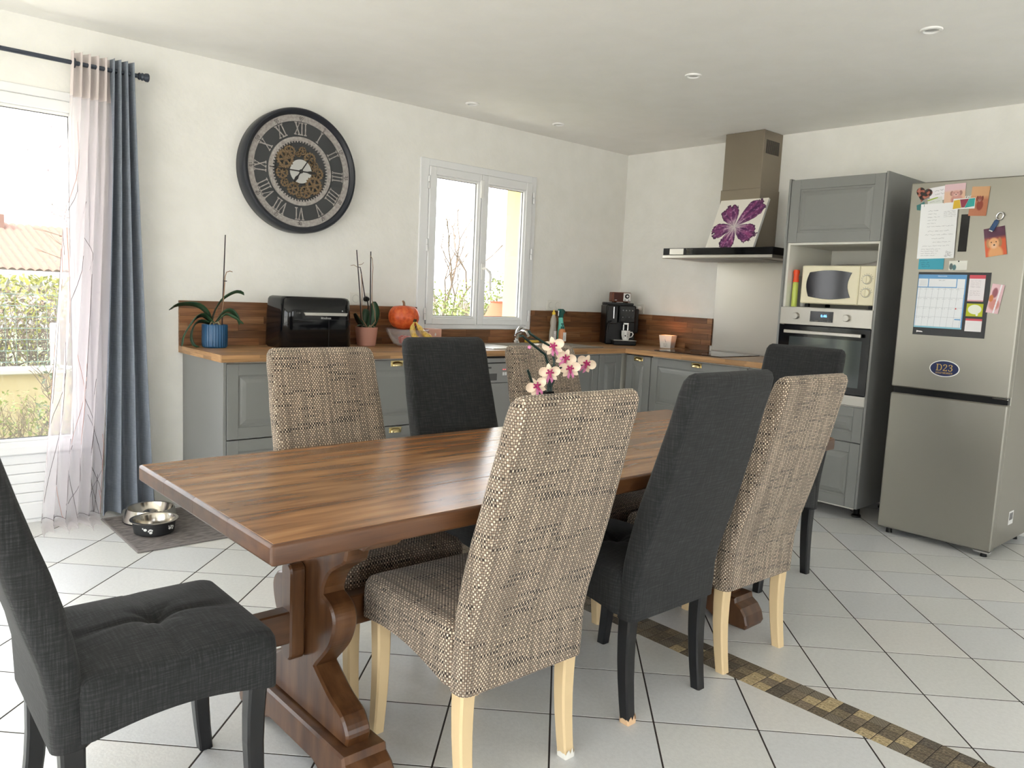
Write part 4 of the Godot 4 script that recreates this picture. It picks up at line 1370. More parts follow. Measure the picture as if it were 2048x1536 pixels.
func fridge_things() -> void:
	var r := RandomNumberGenerator.new()
	r.seed = 23
	var ink := rgb(120, 120, 128)
	# big handwritten letter
	var im := canvas(256, 384, rgb(236, 237, 238))
	for k in 6:
		scribble(im, r, 52, 50 + k * 22, [70, 60, 80, 60, 56, 180][k], 5, ink)
	for k in 5:
		scribble(im, r, [60, 44, 90, 100, 30][k], 192 + k * 26, [150, 190, 90, 120, 190][k], 6, ink)
	for k in 4:
		scribble(im, r, 24, 318 + k * 15, 130 - k * 12, 5, ink)
		scribble(im, r, 160, 60 + k * 12, 80, 5, ink)
	for k in 16:
		stroke(im, Vector2(186 + r.randf() * 60, 330 + r.randf() * 45), Vector2(186 + r.randf() * 60, 330 + r.randf() * 45), ink)
	pasted("handwritten_letter", "white sheet of handwriting hanging on the refrigerator door", "note", im, 2.836, 1.734, 0.190, 0.298, 0.02, 0.002, 0.006)
	# small note behind
	im = canvas(96, 64, rgb(238, 236, 240))
	for k in 2:
		scribble(im, r, 30, 18 + k * 16, 56, 5, ink)
	pasted("small_note", "small white note tucked beside the heart magnet on refrigerator", "note", im, 2.818, 1.935, 0.088, 0.075, 0.12, 0.0006)
	im = canvas(64, 48, rgb(216, 220, 214))
	stroke(im, Vector2(0, 8), Vector2(40, 0), rgb(150, 176, 40), 6)
	scribble(im, r, 10, 26, 44, 4, ink)
	pasted("small_note", "pale note with a green edge above the handwritten letter", "note", im, 2.806, 1.895, 0.075, 0.04, 0.15, 0.0012)
	# photographs
	pasted("puppy_photo", "pinkish photo of puppies held by the postcard magnet on refrigerator", "photo", dog_picture(rgb(222, 190, 196), rgb(224, 186, 160), rgb(206, 150, 140), 0.55, 0.52, 0.75), 2.903, 1.932, 0.104, 0.100, 0.03, 0.0025)
	pasted("puppy_photo", "reddish photo of a puppy sitting on sand, refrigerator door", "photo", dog_picture(rgb(206, 160, 118), rgb(182, 116, 86), rgb(140, 66, 50), 0.5, 0.42, 0.5), 3.027, 1.883, 0.086, 0.152, -0.04, 0.0012, 0.003)
	pasted("puppy_photo", "photo of a golden puppy with dark purple top under bottle opener", "photo", dog_picture(rgb(92, 52, 74), rgb(212, 98, 62), rgb(226, 164, 112), 0.42, 0.55, 0.95), 3.124, 1.671, 0.098, 0.148, 0.17, 0.0012, 0.003)
	im = canvas(64, 128, rgb(226, 190, 196))
	blob(im, 0.35, 0.3, 0.25, 0.2, rgb(150, 90, 100))
	blob(im, 0.5, 0.7, 0.5, 0.22, rgb(206, 140, 130))
	blob(im, 0.15, 0.5, 0.2, 0.14, rgb(196, 120, 70))
	stroke(im, Vector2(44, 0), Vector2(34, 128), rgb(246, 240, 244), 8)
	pasted("family_photo", "narrow pink photo stuck beside the calendar board on refrigerator", "photo", im, 3.155, 1.376, 0.058, 0.152, -0.12, 0.0012, 0.003)
	# sticky note and card
	im = canvas(96, 48, rgb(64, 162, 184))
	for k in 4:
		scribble(im, r, 4 + k * 3, 10 + k * 9, 30, 4, rgb(40, 96, 116))
	pasted("sticky_note", "turquoise sticky note below the handwritten letter", "note", im, 2.820, 1.556, 0.130, 0.060, 0.0, 0.0008, 0.002)
	im = canvas(128, 80, rgb(226, 226, 218))
	blob(im, 0.12, 0.6, 0.12, 0.4, rgb(96, 110, 108))
	blob(im, 0.30, 0.7, 0.12, 0.35, rgb(84, 120, 124))
	for k in 4:
		stroke(im, Vector2(58, 26 + k * 13), Vector2(118, 26 + k * 13), rgb(186, 190, 182))
	blob(im, 0.52, 0.06, 0.05, 0.09, rgb(30, 30, 30))
	pasted("business_card", "small white business card with a picture above the calendar board", "card", im, 2.957, 1.548, 0.090, 0.050, 0.02, 0.0008)
	# magnets
	var hp := PackedVector2Array()
	for i in 40:
		var a := TAU * (i + 0.5) / 40
		hp.append(Vector2(16 * pow(sin(a), 3), 13 * cos(a) - 5 * cos(2 * a) - 2 * cos(3 * a) - cos(4 * a)) * 0.0026)
	var hs := S()
	prism(hs, hp, 0.008, Transform3D(), 0.0)
	var swirl := tri_mt("heart_swirl", tex(256, 256, ramp(mix_noise([nz(256, 256, 0.02, 101, 1, 1, 1)], [3.0]), [[0.0, rgb(30, 12, 12)], [0.35, rgb(88, 34, 28)], [0.6, rgb(190, 126, 108)], [0.8, rgb(120, 48, 38)], [1.0, rgb(176, 112, 96)]])), Vector2(0.16, 0.16), 0.2)
	var h := solo(hs, "heart_magnet", swirl, "glossy brown marbled heart magnet on the refrigerator corner", "magnet", Vector3(-0.681, 1.938, 2.745))
	h.basis = Basis(Vector3.UP, FACE_WEST) * Basis(Vector3.BACK, -0.25)
	var pc := thing("postcard_magnet", "colourful three-panel souvenir magnet holding photo and letter", "magnet", Vector3(-0.6852, 1.874, 2.955), FACE_WEST)
	for k in 3:
		var p: PackedVector2Array = [PackedVector2Array([Vector2(-0.052, -0.026), Vector2(-0.012, -0.022), Vector2(-0.022, 0.022), Vector2(-0.050, 0.018)]), PackedVector2Array([Vector2(-0.010, -0.020), Vector2(0.004, -0.020), Vector2(0.022, 0.024), Vector2(-0.020, 0.022)]), PackedVector2Array([Vector2(0.006, -0.022), Vector2(0.052, -0.016), Vector2(0.052, 0.026), Vector2(0.024, 0.024)])][k]
		var s := S()
		prism(s, p, 0.004)
		part(s, "picture_panel", [mt("panel_yellow", rgb(214, 176, 40), 0.3), mt("panel_maroon", rgb(140, 40, 66), 0.3), mt("panel_teal", rgb(40, 160, 156), 0.3)][k], pc)
	part(box(Vector3(-0.054, -0.028, 0), Vector3(0.054, 0.028, 0.002), 0.0005), "backing", M.paper, pc)
	lettering("rer", 0.018, 0.002, "lettering", M.paper, pc, Vector3(0.018, 0.034, 0.004))
	var tl := S()
	prism(tl, PackedVector2Array([Vector2(-0.018, -0.020), Vector2(0.014, -0.024), Vector2(0.022, 0.0), Vector2(0.016, 0.024), Vector2(-0.004, 0.012), Vector2(-0.022, 0.006)]), 0.006, Transform3D(), 0.001)
	solo(tl, "teal_magnet", mt("teal_paint", rgb(44, 112, 112), 0.4), "small teal shaped magnet left of the handwritten letter", "magnet", Vector3(-0.681, 1.872, 2.735), Vector3(0, FACE_WEST, 0))
	var bo := thing("bottle_opener", "blue bottle opener magnet with steel ring above the puppy photo", "magnet", Vector3(-0.683, 1.768, 3.119))
	bo.basis = Basis(Vector3.UP, FACE_WEST) * Basis(Vector3.BACK, -0.42)
	var bh := S()
	prism(bh, rrect(0.022, 0.062, 0.009), 0.012, Transform3D(Basis(), Vector3(0, -0.017, 0)), 0.003)
	part(bh, "grip", M.opener_blue, bo)
	var brg := S()
	var ring := []
	for i in 25:
		var a := -PI / 2 + TAU * i / 24
		ring.append(Vector3(0.015 * cos(a), 0.036 + 0.019 * sin(a), 0.006))
	tube(brg, ring, 0.0042, 8)
	part(brg, "ring", M.chrome, bo)
	part(box(Vector3(-0.010, -0.050, 0.001), Vector3(0.010, -0.042, 0.013), 0.002), "cap", M.chrome, bo)
	# planner board
	var pb := thing("planner_board", "black magnetic planner board with month sheet and note pads on refrigerator", "calendar", Vector3(-0.681, 1.165, 2.760), FACE_WEST)
	part(box(Vector3(0, 0, 0), Vector3(0.364, 0.346, 0.002), 0.0005), "board", mt("board_black", rgb(52, 53, 56), 0.6), pb)
	var mk := S()
	prism(mk, PackedVector2Array([Vector2(0.020, 0.013), Vector2(0.023, 0.013), Vector2(0.026, 0.016), Vector2(0.052, 0.015), Vector2(0.052, 0.019), Vector2(0.046, 0.021), Vector2(0.030, 0.022), Vector2(0.020, 0.024)]), 0.0023)
	part(mk, "maker_mark", M.paper, pb)
	im = canvas(320, 384, rgb(232, 235, 238))
	var blue := rgb(104, 158, 206)
	im.fill_rect(Rect2i(0, 0, 320, 30), blue)
	im.fill_rect(Rect2i(0, 0, 3, 384), blue)
	im.fill_rect(Rect2i(312, 0, 8, 384), blue)
	im.fill_rect(Rect2i(0, 374, 320, 10), rgb(136, 196, 214))
	im.fill_rect(Rect2i(0, 88, 262, 6), blue)
	im.fill_rect(Rect2i(68, 30, 6, 60), blue)
	im.fill_rect(Rect2i(256, 30, 6, 60), blue)
	for k in 8:
		stroke(im, Vector2(20 + k * 42, 94), Vector2(8 + k * 42, 374), rgb(150, 156, 164))
	for k in 5:
		stroke(im, Vector2(0, 96 + k * 69), Vector2(312, 96 + k * 69), rgb(150, 156, 164))
		scribble(im, r, 130, 12, 60, 4, rgb(230, 240, 250))
	for k in 24:
		scribble(im, r, 6 + (k % 7) * 42, 106 + (k / 7) * 69, 26, 3, rgb(160, 164, 170))
	for k in 6:
		stroke(im, Vector2(14, 44 + k * 7), Vector2(60, 44 + k * 7), rgb(170, 174, 180))
	scribble(im, r, 140, 42, 40, 4, ink)
	im.fill_rect(Rect2i(268, 312, 40, 8), blue)
	im.fill_rect(Rect2i(266, 236, 8, 8), rgb(206, 50, 60))
	paper_on(pb, "month_sheet", im, Vector3(0.126, 0.187, 0.0025), 0.246, 0.292)
	im = canvas(96, 160, rgb(232, 226, 228))
	im.fill_rect(Rect2i(0, 0, 96, 22), rgb(206, 84, 96))
	im.fill_rect(Rect2i(0, 152, 96, 8), rgb(220, 160, 168))
	for k in 7:
		scribble(im, r, 10, 36 + k * 12 + (14 if k > 3 else 0), 60, 4, rgb(150, 140, 150))
	paper_on(pb, "red_pad", im, Vector3(0.301, 0.263, 0.0025), 0.077, 0.139)
	im = canvas(96, 88, rgb(186, 192, 46))
	blob(im, 0.5, 0.45, 0.42, 0.38, rgb(232, 234, 220), 0.06)
	blob(im, 0.66, 0.84, 0.08, 0.12, rgb(232, 234, 220), 0.1)
	paper_on(pb, "speech_bubble_pad", im, Vector3(0.303, 0.148, 0.0025), 0.080, 0.068)
	im = canvas(96, 88, rgb(234, 232, 232))
	im.fill_rect(Rect2i(0, 0, 96, 14), rgb(206, 84, 96))
	for k in 6:
		stroke(im, Vector2(6, 24 + k * 10), Vector2(90, 24 + k * 10), rgb(200, 200, 204))
	paper_on(pb, "list_pad", im, Vector3(0.305, 0.068, 0.0025), 0.080, 0.068)
	# oval badge
	var ob := thing("oval_badge", "navy oval badge magnet with gold lettering on the refrigerator", "magnet", Vector3(-0.681, 0.988, 2.946), FACE_WEST)
	var e0 := PackedVector2Array()
	var e1 := PackedVector2Array()
	for i in 40:
		var a := TAU * i / 40
		e0.append(Vector2(0.077 * cos(a), 0.045 * sin(a)))
		e1.append(Vector2(0.072 * cos(a), 0.041 * sin(a)))
	var s0 := S()
	prism(s0, e0, 0.002)
	part(s0, "border", M.paper, ob)
	var s1 := S()
	prism(s1, e1, 0.0026)
	part(s1, "field", M.navy, ob)
	lettering("D23", 0.036, 0.001, "lettering", M.gold_print, ob, Vector3(0.0, 0.004, 0.003), Vector3.ZERO, true)
	lettering("GOLD MEMBER", 0.0095, 0.0008, "lettering", M.gold_print, ob, Vector3(0.0, -0.024, 0.003))

func paper_on(parent: Node3D, called: String, im: Image, at: Vector3, w: float, h: float) -> void:
	var m := StandardMaterial3D.new()
	m.albedo_texture = ImageTexture.create_from_image(im)
	m.roughness = 0.7
	m.texture_repeat = false
	part(card_mesh(w, h, 0.001), called, m, parent, at)

# ---------------------------------------------------------------- extractor hood and picture
func hood() -> void:
	var h := thing("extractor_hood", "steel chimney extractor hood with black glass front over the hob", "hood")
	part(box(Vector3(-0.498, 1.626, 0.832), Vector3(-0.002, 1.680, 1.742), 0.002), "canopy", M.black, h)
	part(box(Vector3(-0.502, 1.606, 0.828), Vector3(-0.001, 1.630, 1.744), 0.003), "steel_lip", M.steel, h)
	part(box(Vector3(-0.500, 1.633, 0.893), Vector3(-0.497, 1.676, 1.018), 0.0008), "front_insert", M.steel, h)
	part(box(Vector3(-0.500, 1.633, 1.045), Vector3(-0.497, 1.676, 1.742), 0.0008), "glass_strip", M.black_gloss, h)
	part(box(Vector3(-0.42, 1.602, 0.95), Vector3(-0.08, 1.607, 1.62), 0.001), "filter", M.grey_plastic, h)
	part(box(Vector3(-0.250, 2.10, 1.142), Vector3(-0.002, CEIL - 0.001, 1.458), 0.002), "upper_chimney", M.hood_steel if M.has("hood_steel") else mt("hood_steel", rgb(150, 140, 126), 0.42, 0.85), h)
	part(box(Vector3(-0.256, 1.680, 1.136), Vector3(-0.002, 2.115, 1.464), 0.002), "lower_chimney", M.hood_steel, h)
	for k in 14:
		part(box(Vector3(-0.215 + k * 0.0125, 2.36, 1.4575), Vector3(-0.2085 + k * 0.0125, 2.455, 1.4590)), "vent_slot", M.black, h)
	# purple flower picture
	var n := 384
	var im := canvas(n, n, rgb(240, 236, 226))
	var fn := FastNoiseLite.new()
	fn.seed = 3
	fn.frequency = 0.02
	var f2 := FastNoiseLite.new()
	f2.seed = 8
	f2.frequency = 0.035
	var petals := [[2.12, 0.50, 0.68], [0.86, 0.66, 0.52], [3.38, 0.45, 0.66], [-0.40, 0.50, 0.72], [-1.74, 0.45, 0.66]]
	var cen := Vector2(0.47, 0.57)
	for y in n:
		for x in n:
			var p := Vector2(float(x) / n, float(y) / n) - cen
			var a := atan2(-p.y, p.x)
			var rad := p.length()
			var wob := fn.get_noise_2d(x, y) * 0.07 + f2.get_noise_2d(x * 2.2, y * 2.2) * 0.025
			var best := -1.0
			var off := 0.0
			for q in petals:
				var da: float = absf(angle_difference(a, q[0])) / q[2]
				var edge: float = q[1] * (1.0 - pow(clampf(da, 0, 1.3), 4.0)) + wob
				if edge - rad > best:
					best = edge - rad
					off = da
			if best > 0.0:
				var streak := f2.get_noise_2d(a * 120.0, rad * 60.0) * 0.5 + 0.5
				var c := rgb(78, 34, 84).lerp(rgb(166, 78, 132), clampf(streak * 1.5 - 0.35, 0, 1)).lerp(rgb(214, 164, 196), clampf(fn.get_noise_2d(x * 1.7 + 90, y * 1.7) * 1.5 - 0.15, 0, 0.8))
				c = c.lerp(rgb(44, 26, 48), clampf(1.0 - best * 22.0, 0, 0.7)).lerp(rgb(50, 40, 60), clampf(off * off * 0.7 - 0.2, 0, 0.6))
				var core := clampf(1.0 - rad / 0.24 + (streak - 0.5) * 1.3, 0, 1)
				c = c.lerp(rgb(226, 226, 216), core * 0.9)
				im.set_pixel(x, y, c)
	var m := StandardMaterial3D.new()
	m.resource_name = "flower_print"
	m.albedo_texture = ImageTexture.create_from_image(im)
	m.roughness = 0.7
	m.texture_repeat = false
	var t := thing("flower_canvas", "square canvas of a purple flower leaning against the hood chimney", "picture", Vector3(-0.44, 1.6825, 1.362))
	var tilt := asin(0.155 / 0.385)
	t.basis = Basis(Vector3.UP, FACE_WEST - 0.0) * Basis(Vector3.RIGHT, -tilt) * Basis(Vector3.BACK, 0.0)
	part(card_mesh(0.388, 0.385, 0.002), "print", m, t, Vector3(0, 0.1925, 0.0))
	part(box(Vector3(-0.194, 0, -0.020), Vector3(0.194, 0.385, 0.0), 0.001), "stretcher", M.paper, t)

# ---------------------------------------------------------------- dining table
func dining_table() -> void:
	var t := thing("dining_table", "heavy brown wooden trestle table with thick plank top", "table", Vector3(-3.405, 0, 2.678), 0.010)
	var hl := 1.2175
	var hw := 0.428
	var cuts := [-hw, -0.215, -0.01, 0.20, hw]
	for k in 4:
		var st := S()
		var z0: float = cuts[k] + (0.0004 if k > 0 else 0.0)
		var z1: float = cuts[k + 1] - (0.0004 if k < 3 else 0.0)
		# rounded arrises on the outer edges, tight joints between planks
		var prof := PackedVector2Array()
		var ra := 0.009 if k == 0 else 0.0006
		var rb := 0.009 if k == 3 else 0.0006
		for q in [[z1, 0.76, rb, 0], [z0, 0.76, ra, 1], [z0, 0.712, ra, 2], [z1, 0.712, rb, 3]]:
			for i in 5:
				var a: float = PI / 2 * (q[3] + i / 4.0)
				var c := Vector2(q[0] - q[2] * [1, -1, -1, 1][q[3]], q[1] - q[2] * [1, 1, -1, -1][q[3]])
				prof.append(c + Vector2(cos(a), sin(a)) * q[2])
		var rings := []
		for e in [[-hl, 0.008], [-hl + 0.003, 0.003], [-hl + 0.009, 0.0], [hl - 0.009, 0.0], [hl - 0.003, 0.003], [hl, 0.008]]:
			var ring := []
			for p in prof:
				var y := clampf(p.y, 0.712 + e[1], 0.76 - e[1])
				var z := p.x
				if k == 0:
					z = maxf(z, -hw + e[1])
				if k == 3:
					z = minf(z, hw - e[1])
				ring.append(Vector3(e[0], y, z))
			rings.append(ring)
		loft(st, rings)
		var pk := part(st, "plank", M.table_edge, t)
		var ft := S()
		bx(ft, Vector3(-hl + 0.007, 0.7592, z0 + (0.008 if k == 0 else 0.0007)), Vector3(hl - 0.007, 0.7604, z1 - (0.008 if k == 3 else 0.0007)), 0.0006)
		part(ft, "top_face", M["table_%d" % k], pk)
	var half := [Vector2(0.25, 0.118), Vector2(0.255, 0.15), Vector2(0.225, 0.19), Vector2(0.165, 0.215), Vector2(0.115, 0.245), Vector2(0.08, 0.268), Vector2(0.092, 0.282), Vector2(0.125, 0.315), Vector2(0.158, 0.355), Vector2(0.176, 0.40), Vector2(0.176, 0.435), Vector2(0.155, 0.462), Vector2(0.112, 0.478), Vector2(0.118, 0.505), Vector2(0.145, 0.545), Vector2(0.19, 0.575), Vector2(0.225, 0.60), Vector2(0.235, 0.66)]
	var curved := []                       # rounded between the sharp corners of the profile
	for run in [[0, 5], [5, 12], [12, half.size() - 1]]:
		for i in range(run[0], run[1]):
			for e in 4:
				curved.append((half[i] as Vector2).cubic_interpolate(half[i + 1], half[maxi(i - 1, run[0])], half[mini(i + 2, run[1])], e / 4.0))
	curved.append(half[-1])
	half = curved
	var sil := PackedVector2Array()
	for p in half:
		sil.append(Vector2(p.x, p.y))
	for i in range(half.size() - 1, -1, -1):
		sil.append(Vector2(-half[i].x, half[i].y))
	var foot := PackedVector2Array()
	var fh := [Vector2(0.0, 0.035), Vector2(0.13, 0.035), Vector2(0.17, 0.02), Vector2(0.20, 0.0), Vector2(0.335, 0.0), Vector2(0.345, 0.02), Vector2(0.335, 0.055), Vector2(0.315, 0.082), Vector2(0.29, 0.098), Vector2(0.285, 0.118), Vector2(0.0, 0.118)]
	for p in fh:
		foot.append(p)
	for i in range(fh.size() - 2, 0, -1):
		foot.append(Vector2(-fh[i].x, fh[i].y))
	var yz := Basis(Vector3(0, 0, 1), Vector3(0, 1, 0), Vector3(-1, 0, 0))   # outline (z, y), extruded along -x
	for s in [-1, 1]:
		var x: float = s * 0.885
		var st := S()
		prism(st, sil, 0.072, Transform3D(yz, Vector3(x + 0.036, 0, -0.02)), 0.006)
		part(st, "trestle", M.trestle, t)
		var ft := S()
		prism(ft, foot, 0.13, Transform3D(yz, Vector3(x + 0.065, 0, -0.02)), 0.006)
		part(ft, "foot", M.trestle, t)
		var cl := S()
		prism(cl, PackedVector2Array([Vector2(-0.37, 0.712), Vector2(-0.37, 0.69), Vector2(-0.33, 0.66), Vector2(0.33, 0.66), Vector2(0.37, 0.69), Vector2(0.37, 0.712)]), 0.10, Transform3D(yz, Vector3(x + 0.05, 0, -0.02)), 0.003)
		part(cl, "bearer", M.trestle, t)
		var wg := S()
		prism(wg, rrect(0.058, 0.27, 0.022), 0.044, Transform3D(yz, Vector3(s * 0.944 + 0.022, 0.405, -0.02)), 0.005)
		part(wg, "wedge", M.trestle, t)
	part(box(Vector3(-1.06, 0.322, -0.044), Vector3(1.06, 0.412, 0.004), 0.004), "stretcher", M.trestle_long, t)

# ---------------------------------------------------------------- chairs
func taper_leg(top: Vector3, foot: Vector3, a: float, b: float) -> SurfaceTool:
	var st := S()
	var rings := []
	for k in 7:
		var u := k / 6.0
		var middle: Vector3 = top + (foot - top) * u
		middle.z += 0.012 * sin(PI * u) * signf(top.z - foot.z + 0.0001)
		var h := lerpf(a, b, u)
		var r := h * 0.25
		var ring := []
		for q in [[1, 1], [-1, 1], [-1, -1], [1, -1]]:
			var s := [Vector3(q[0] * h, 0, q[1] * (h - r)), Vector3(q[0] * (h - r), 0, q[1] * h)]
			if q[0] * q[1] < 0:
				s.reverse()
			for p in s:
				ring.append(middle + p)
		rings.append(ring)
	loft(st, rings, true, false)
	return st

func chair(kind: String, label: String, at: Vector3, turn: float, group: String) -> Node3D:   # origin on the floor under the back of the rear legs, facing +z
	var woven := kind == "woven"
	var t := thing("dining_chair", label, "chair", at, turn, group)
	var cloth: Material = M.weave if woven else M.charcoal_linen
	var wood: Material = M.birch if woven else M.black_leg
	var top := 1.062 if woven else 1.092
	var hem_r := 0.300 if woven else 0.328
	var hem_f := 0.355 if woven else 0.335
	var hw := 0.213
	# backrest
	var ys := [hem_r, 0.36, 0.44, 0.50, 0.56, 0.62, 0.70, 0.78, 0.86, 0.94, top - 0.06, top - 0.025, top - 0.008, top]
	var rear := [[0.30, 0.004], [0.44, -0.002], [0.50, -0.014], [0.56, -0.032], [0.62, -0.050], [0.70, -0.072], [0.86, -0.112], [1.0, -0.146], [1.1, -0.170]]
	var front := [[0.30, 0.075], [0.50, 0.060], [0.58, 0.045], [0.67, 0.022], [0.82, -0.030], [0.99, -0.080], [1.1, -0.112]]
	var rings := []
	for j in ys.size():
		var y: float = ys[j]
		var zr := curve_at(rear, y)
		var zf := curve_at(front, y)
		var cap: float = [0.0, 0.004, 0.016, 0.034][maxi(0, j - ys.size() + 4)]
		var w := hw - cap * 0.7 - (0.004 if y > 0.9 else 0.0)
		var d := (zf - zr) / 2 - cap * 0.75
		var zc := (zf + zr) / 2
		var ring := []
		for p in rrect(w * 2, d * 2, minf(0.026, d * 0.8), 4):
			ring.append(Vector3(p.x, y, zc - p.y))
		rings.append(ring)
	var bs := S()
	loft(bs, rings)
	part(bs, "backrest", cloth, t)
	# seat
	var ss := S()
	var sr := []
	var zc0 := 0.262
	var outline := []
	for p in rrect(0.446, 0.428, 0.03, 4):
		outline.append(p)
	var dense := []
	for k in outline.size():
		var a: Vector2 = outline[k]
		var b: Vector2 = outline[(k + 1) % outline.size()]
		var m := maxi(1, int(a.distance_to(b) / 0.022))
		for i in m:
			dense.append(a.lerp(b, float(i) / m))
	var hem := []
	for p in dense:
		var z: float = zc0 - p.y
		var u := clampf((z - 0.05) / 0.425, 0, 1)
		var v := clampf(p.x / 0.44 + 0.5, 0, 1)
		var arch := 0.0
		if absf(p.x) > 0.205:
			arch = sin(PI * u) * (0.028 if woven else 0.030)
		else:
			arch = sin(PI * v) * 0.03
		hem.append(Vector3(p.x, lerpf(hem_r + 0.01, hem_f, u) + arch, z))
	sr.append(hem)
	for lv in [[0.40, 1.0], [0.435, 0.998], [0.455, 0.985], [0.468, 0.955]]:
		var ring := []
		for p in dense:
			ring.append(Vector3(p.x * lv[1], lv[0], zc0 - p.y * lv[1]))
		sr.append(ring)
	for s in [0.90, 0.82, 0.72, 0.62, 0.52, 0.42, 0.33, 0.24, 0.17, 0.11, 0.06, 0.02]:
		var ring := []
		for p in dense:
			var x: float = p.x * s
			var z: float = p.y * s
			var y: float = 0.470 + 0.024 * (1.0 - s * s)
			if not woven:
				y -= 0.020 * exp(-pow(s / 0.16, 2.0))
				y -= 0.007 * exp(-pow(x / 0.012, 2.0)) + 0.007 * exp(-pow(z / 0.012, 2.0))
			ring.append(Vector3(x, y, zc0 - z))
		sr.append(ring)
	loft(ss, sr)
	part(ss, "seat", cloth, t)
	for sx in [-1, 1]:
		part(taper_leg(Vector3(sx * 0.178, hem_f + 0.06, 0.438), Vector3(sx * 0.178, 0.0, 0.444), 0.0235, 0.0175), "leg", wood, t)
		part(taper_leg(Vector3(sx * 0.180, hem_r + 0.06, 0.040), Vector3(sx * 0.180, 0.0, 0.020), 0.0245, 0.0180), "leg", wood, t)
	return t

func curve_at(c: Array, x: float) -> float:
	for i in c.size() - 1:
		if x <= c[i + 1][0]:
			return lerpf(c[i][1], c[i + 1][1], clampf((x - c[i][0]) / (c[i + 1][0] - c[i][0]), 0, 1))
	return c[-1][1]

func seat_copy(proto: Node3D, label: String, at: Vector3, turn: float) -> Node3D:
	var c: Node3D = proto.duplicate()
	c.name = numbered("dining_chair")
	add_child(c)
	c.position = at
	c.rotation.y = turn
	c.set_meta("label", label)
	return c

func worn_foot(c: Node3D, x: float, z: float, m: Material) -> void:   # paint knocked off the bottom of a leg
	var st := S()
	var r := RandomNumberGenerator.new()
	r.seed = 4
	var lo := []
	var hi := []
	for k in 24:
		var a := TAU * k / 24
		var h := 0.0184
		var q := Vector2(clampf(cos(a) * 1.35, -1, 1), clampf(sin(a) * 1.35, -1, 1)) * h
		lo.append(Vector3(x + q.x, 0.0005, z - q.y))
		hi.append(Vector3(x + q.x * 1.01, 0.012 + 0.022 * r.randf() * r.randf(), z - q.y * 1.01))
	loft(st, [lo, hi], false)
	part(st, "worn_tip", m, c).set_meta("label", "bare wood where the paint is chipped")

func chairs() -> void:
	var wa := chair("woven", "beige woven chair with pale legs, backed to the room, at table's curtain end", Vector3(-3.936, 0, 3.172), PI, "woven dining chairs")
	seat_copy(wa, "beige woven chair with pale legs, backed to the room, at table's refrigerator end", Vector3(-2.775, 0, 3.155), PI - 0.02)
	seat_copy(wa, "beige woven chair backed to the base cabinets at table's curtain end", Vector3(-3.925, 0, 2.125), 0.0)
	seat_copy(wa, "beige woven chair backed to the sink, seen behind the flower stems", Vector3(-2.845, 0, 2.14), 0.03)
	var dc := chair("dark", "charcoal fabric chair with black legs, backed to the room between two woven chairs", Vector3(-3.300, 0, 3.165), PI, "charcoal dining chairs")
	var end := seat_copy(dc, "charcoal fabric chair with tufted seat, pulled out at table's curtain end", Vector3(-4.975, 0, 2.690), PI / 2)
	seat_copy(dc, "charcoal fabric chair at the table end, backed to the tall oven cabinet", Vector3(-1.712, 0, 2.606), -PI / 2)
	seat_copy(dc, "charcoal fabric chair backed to the dishwasher between two woven chairs", Vector3(-3.315, 0, 2.05), 0.0)
	worn_foot(dc, 0.180, 0.020, M.bare_wood)
	worn_foot(wa, -0.180, 0.020, M.white_paint)
	end.set_meta("group", "charcoal dining chairs")

# ---------------------------------------------------------------- curtains
func drape(u: float, t: float, xt: Vector2, xb: Vector2, folds: float, amp_t: float, amp_b: float, zb: float, ph: float) -> Vector3:   # t: 0 top .. 1 floor
	var e := pow(t, 1.25)
	var x0 := lerpf(xt.x, xb.x, e)
	var x1 := lerpf(xt.y, xb.y, e)
	var amp := lerpf(amp_t, amp_b, smoothstep(0.0, 0.6, t))
	var w := sin(TAU * folds * u + ph + 0.5 * sin(t * 2.6 + ph)) + 0.25 * sin(TAU * folds * 2.0 * u + 1.3 + t * 1.5)
	return Vector3(lerpf(x0, x1, u) + 0.012 * sin(TAU * folds * u + 1.2 + t), lerpf(2.372, 0.018, t), lerpf(0.105, zb, t) + amp * w)

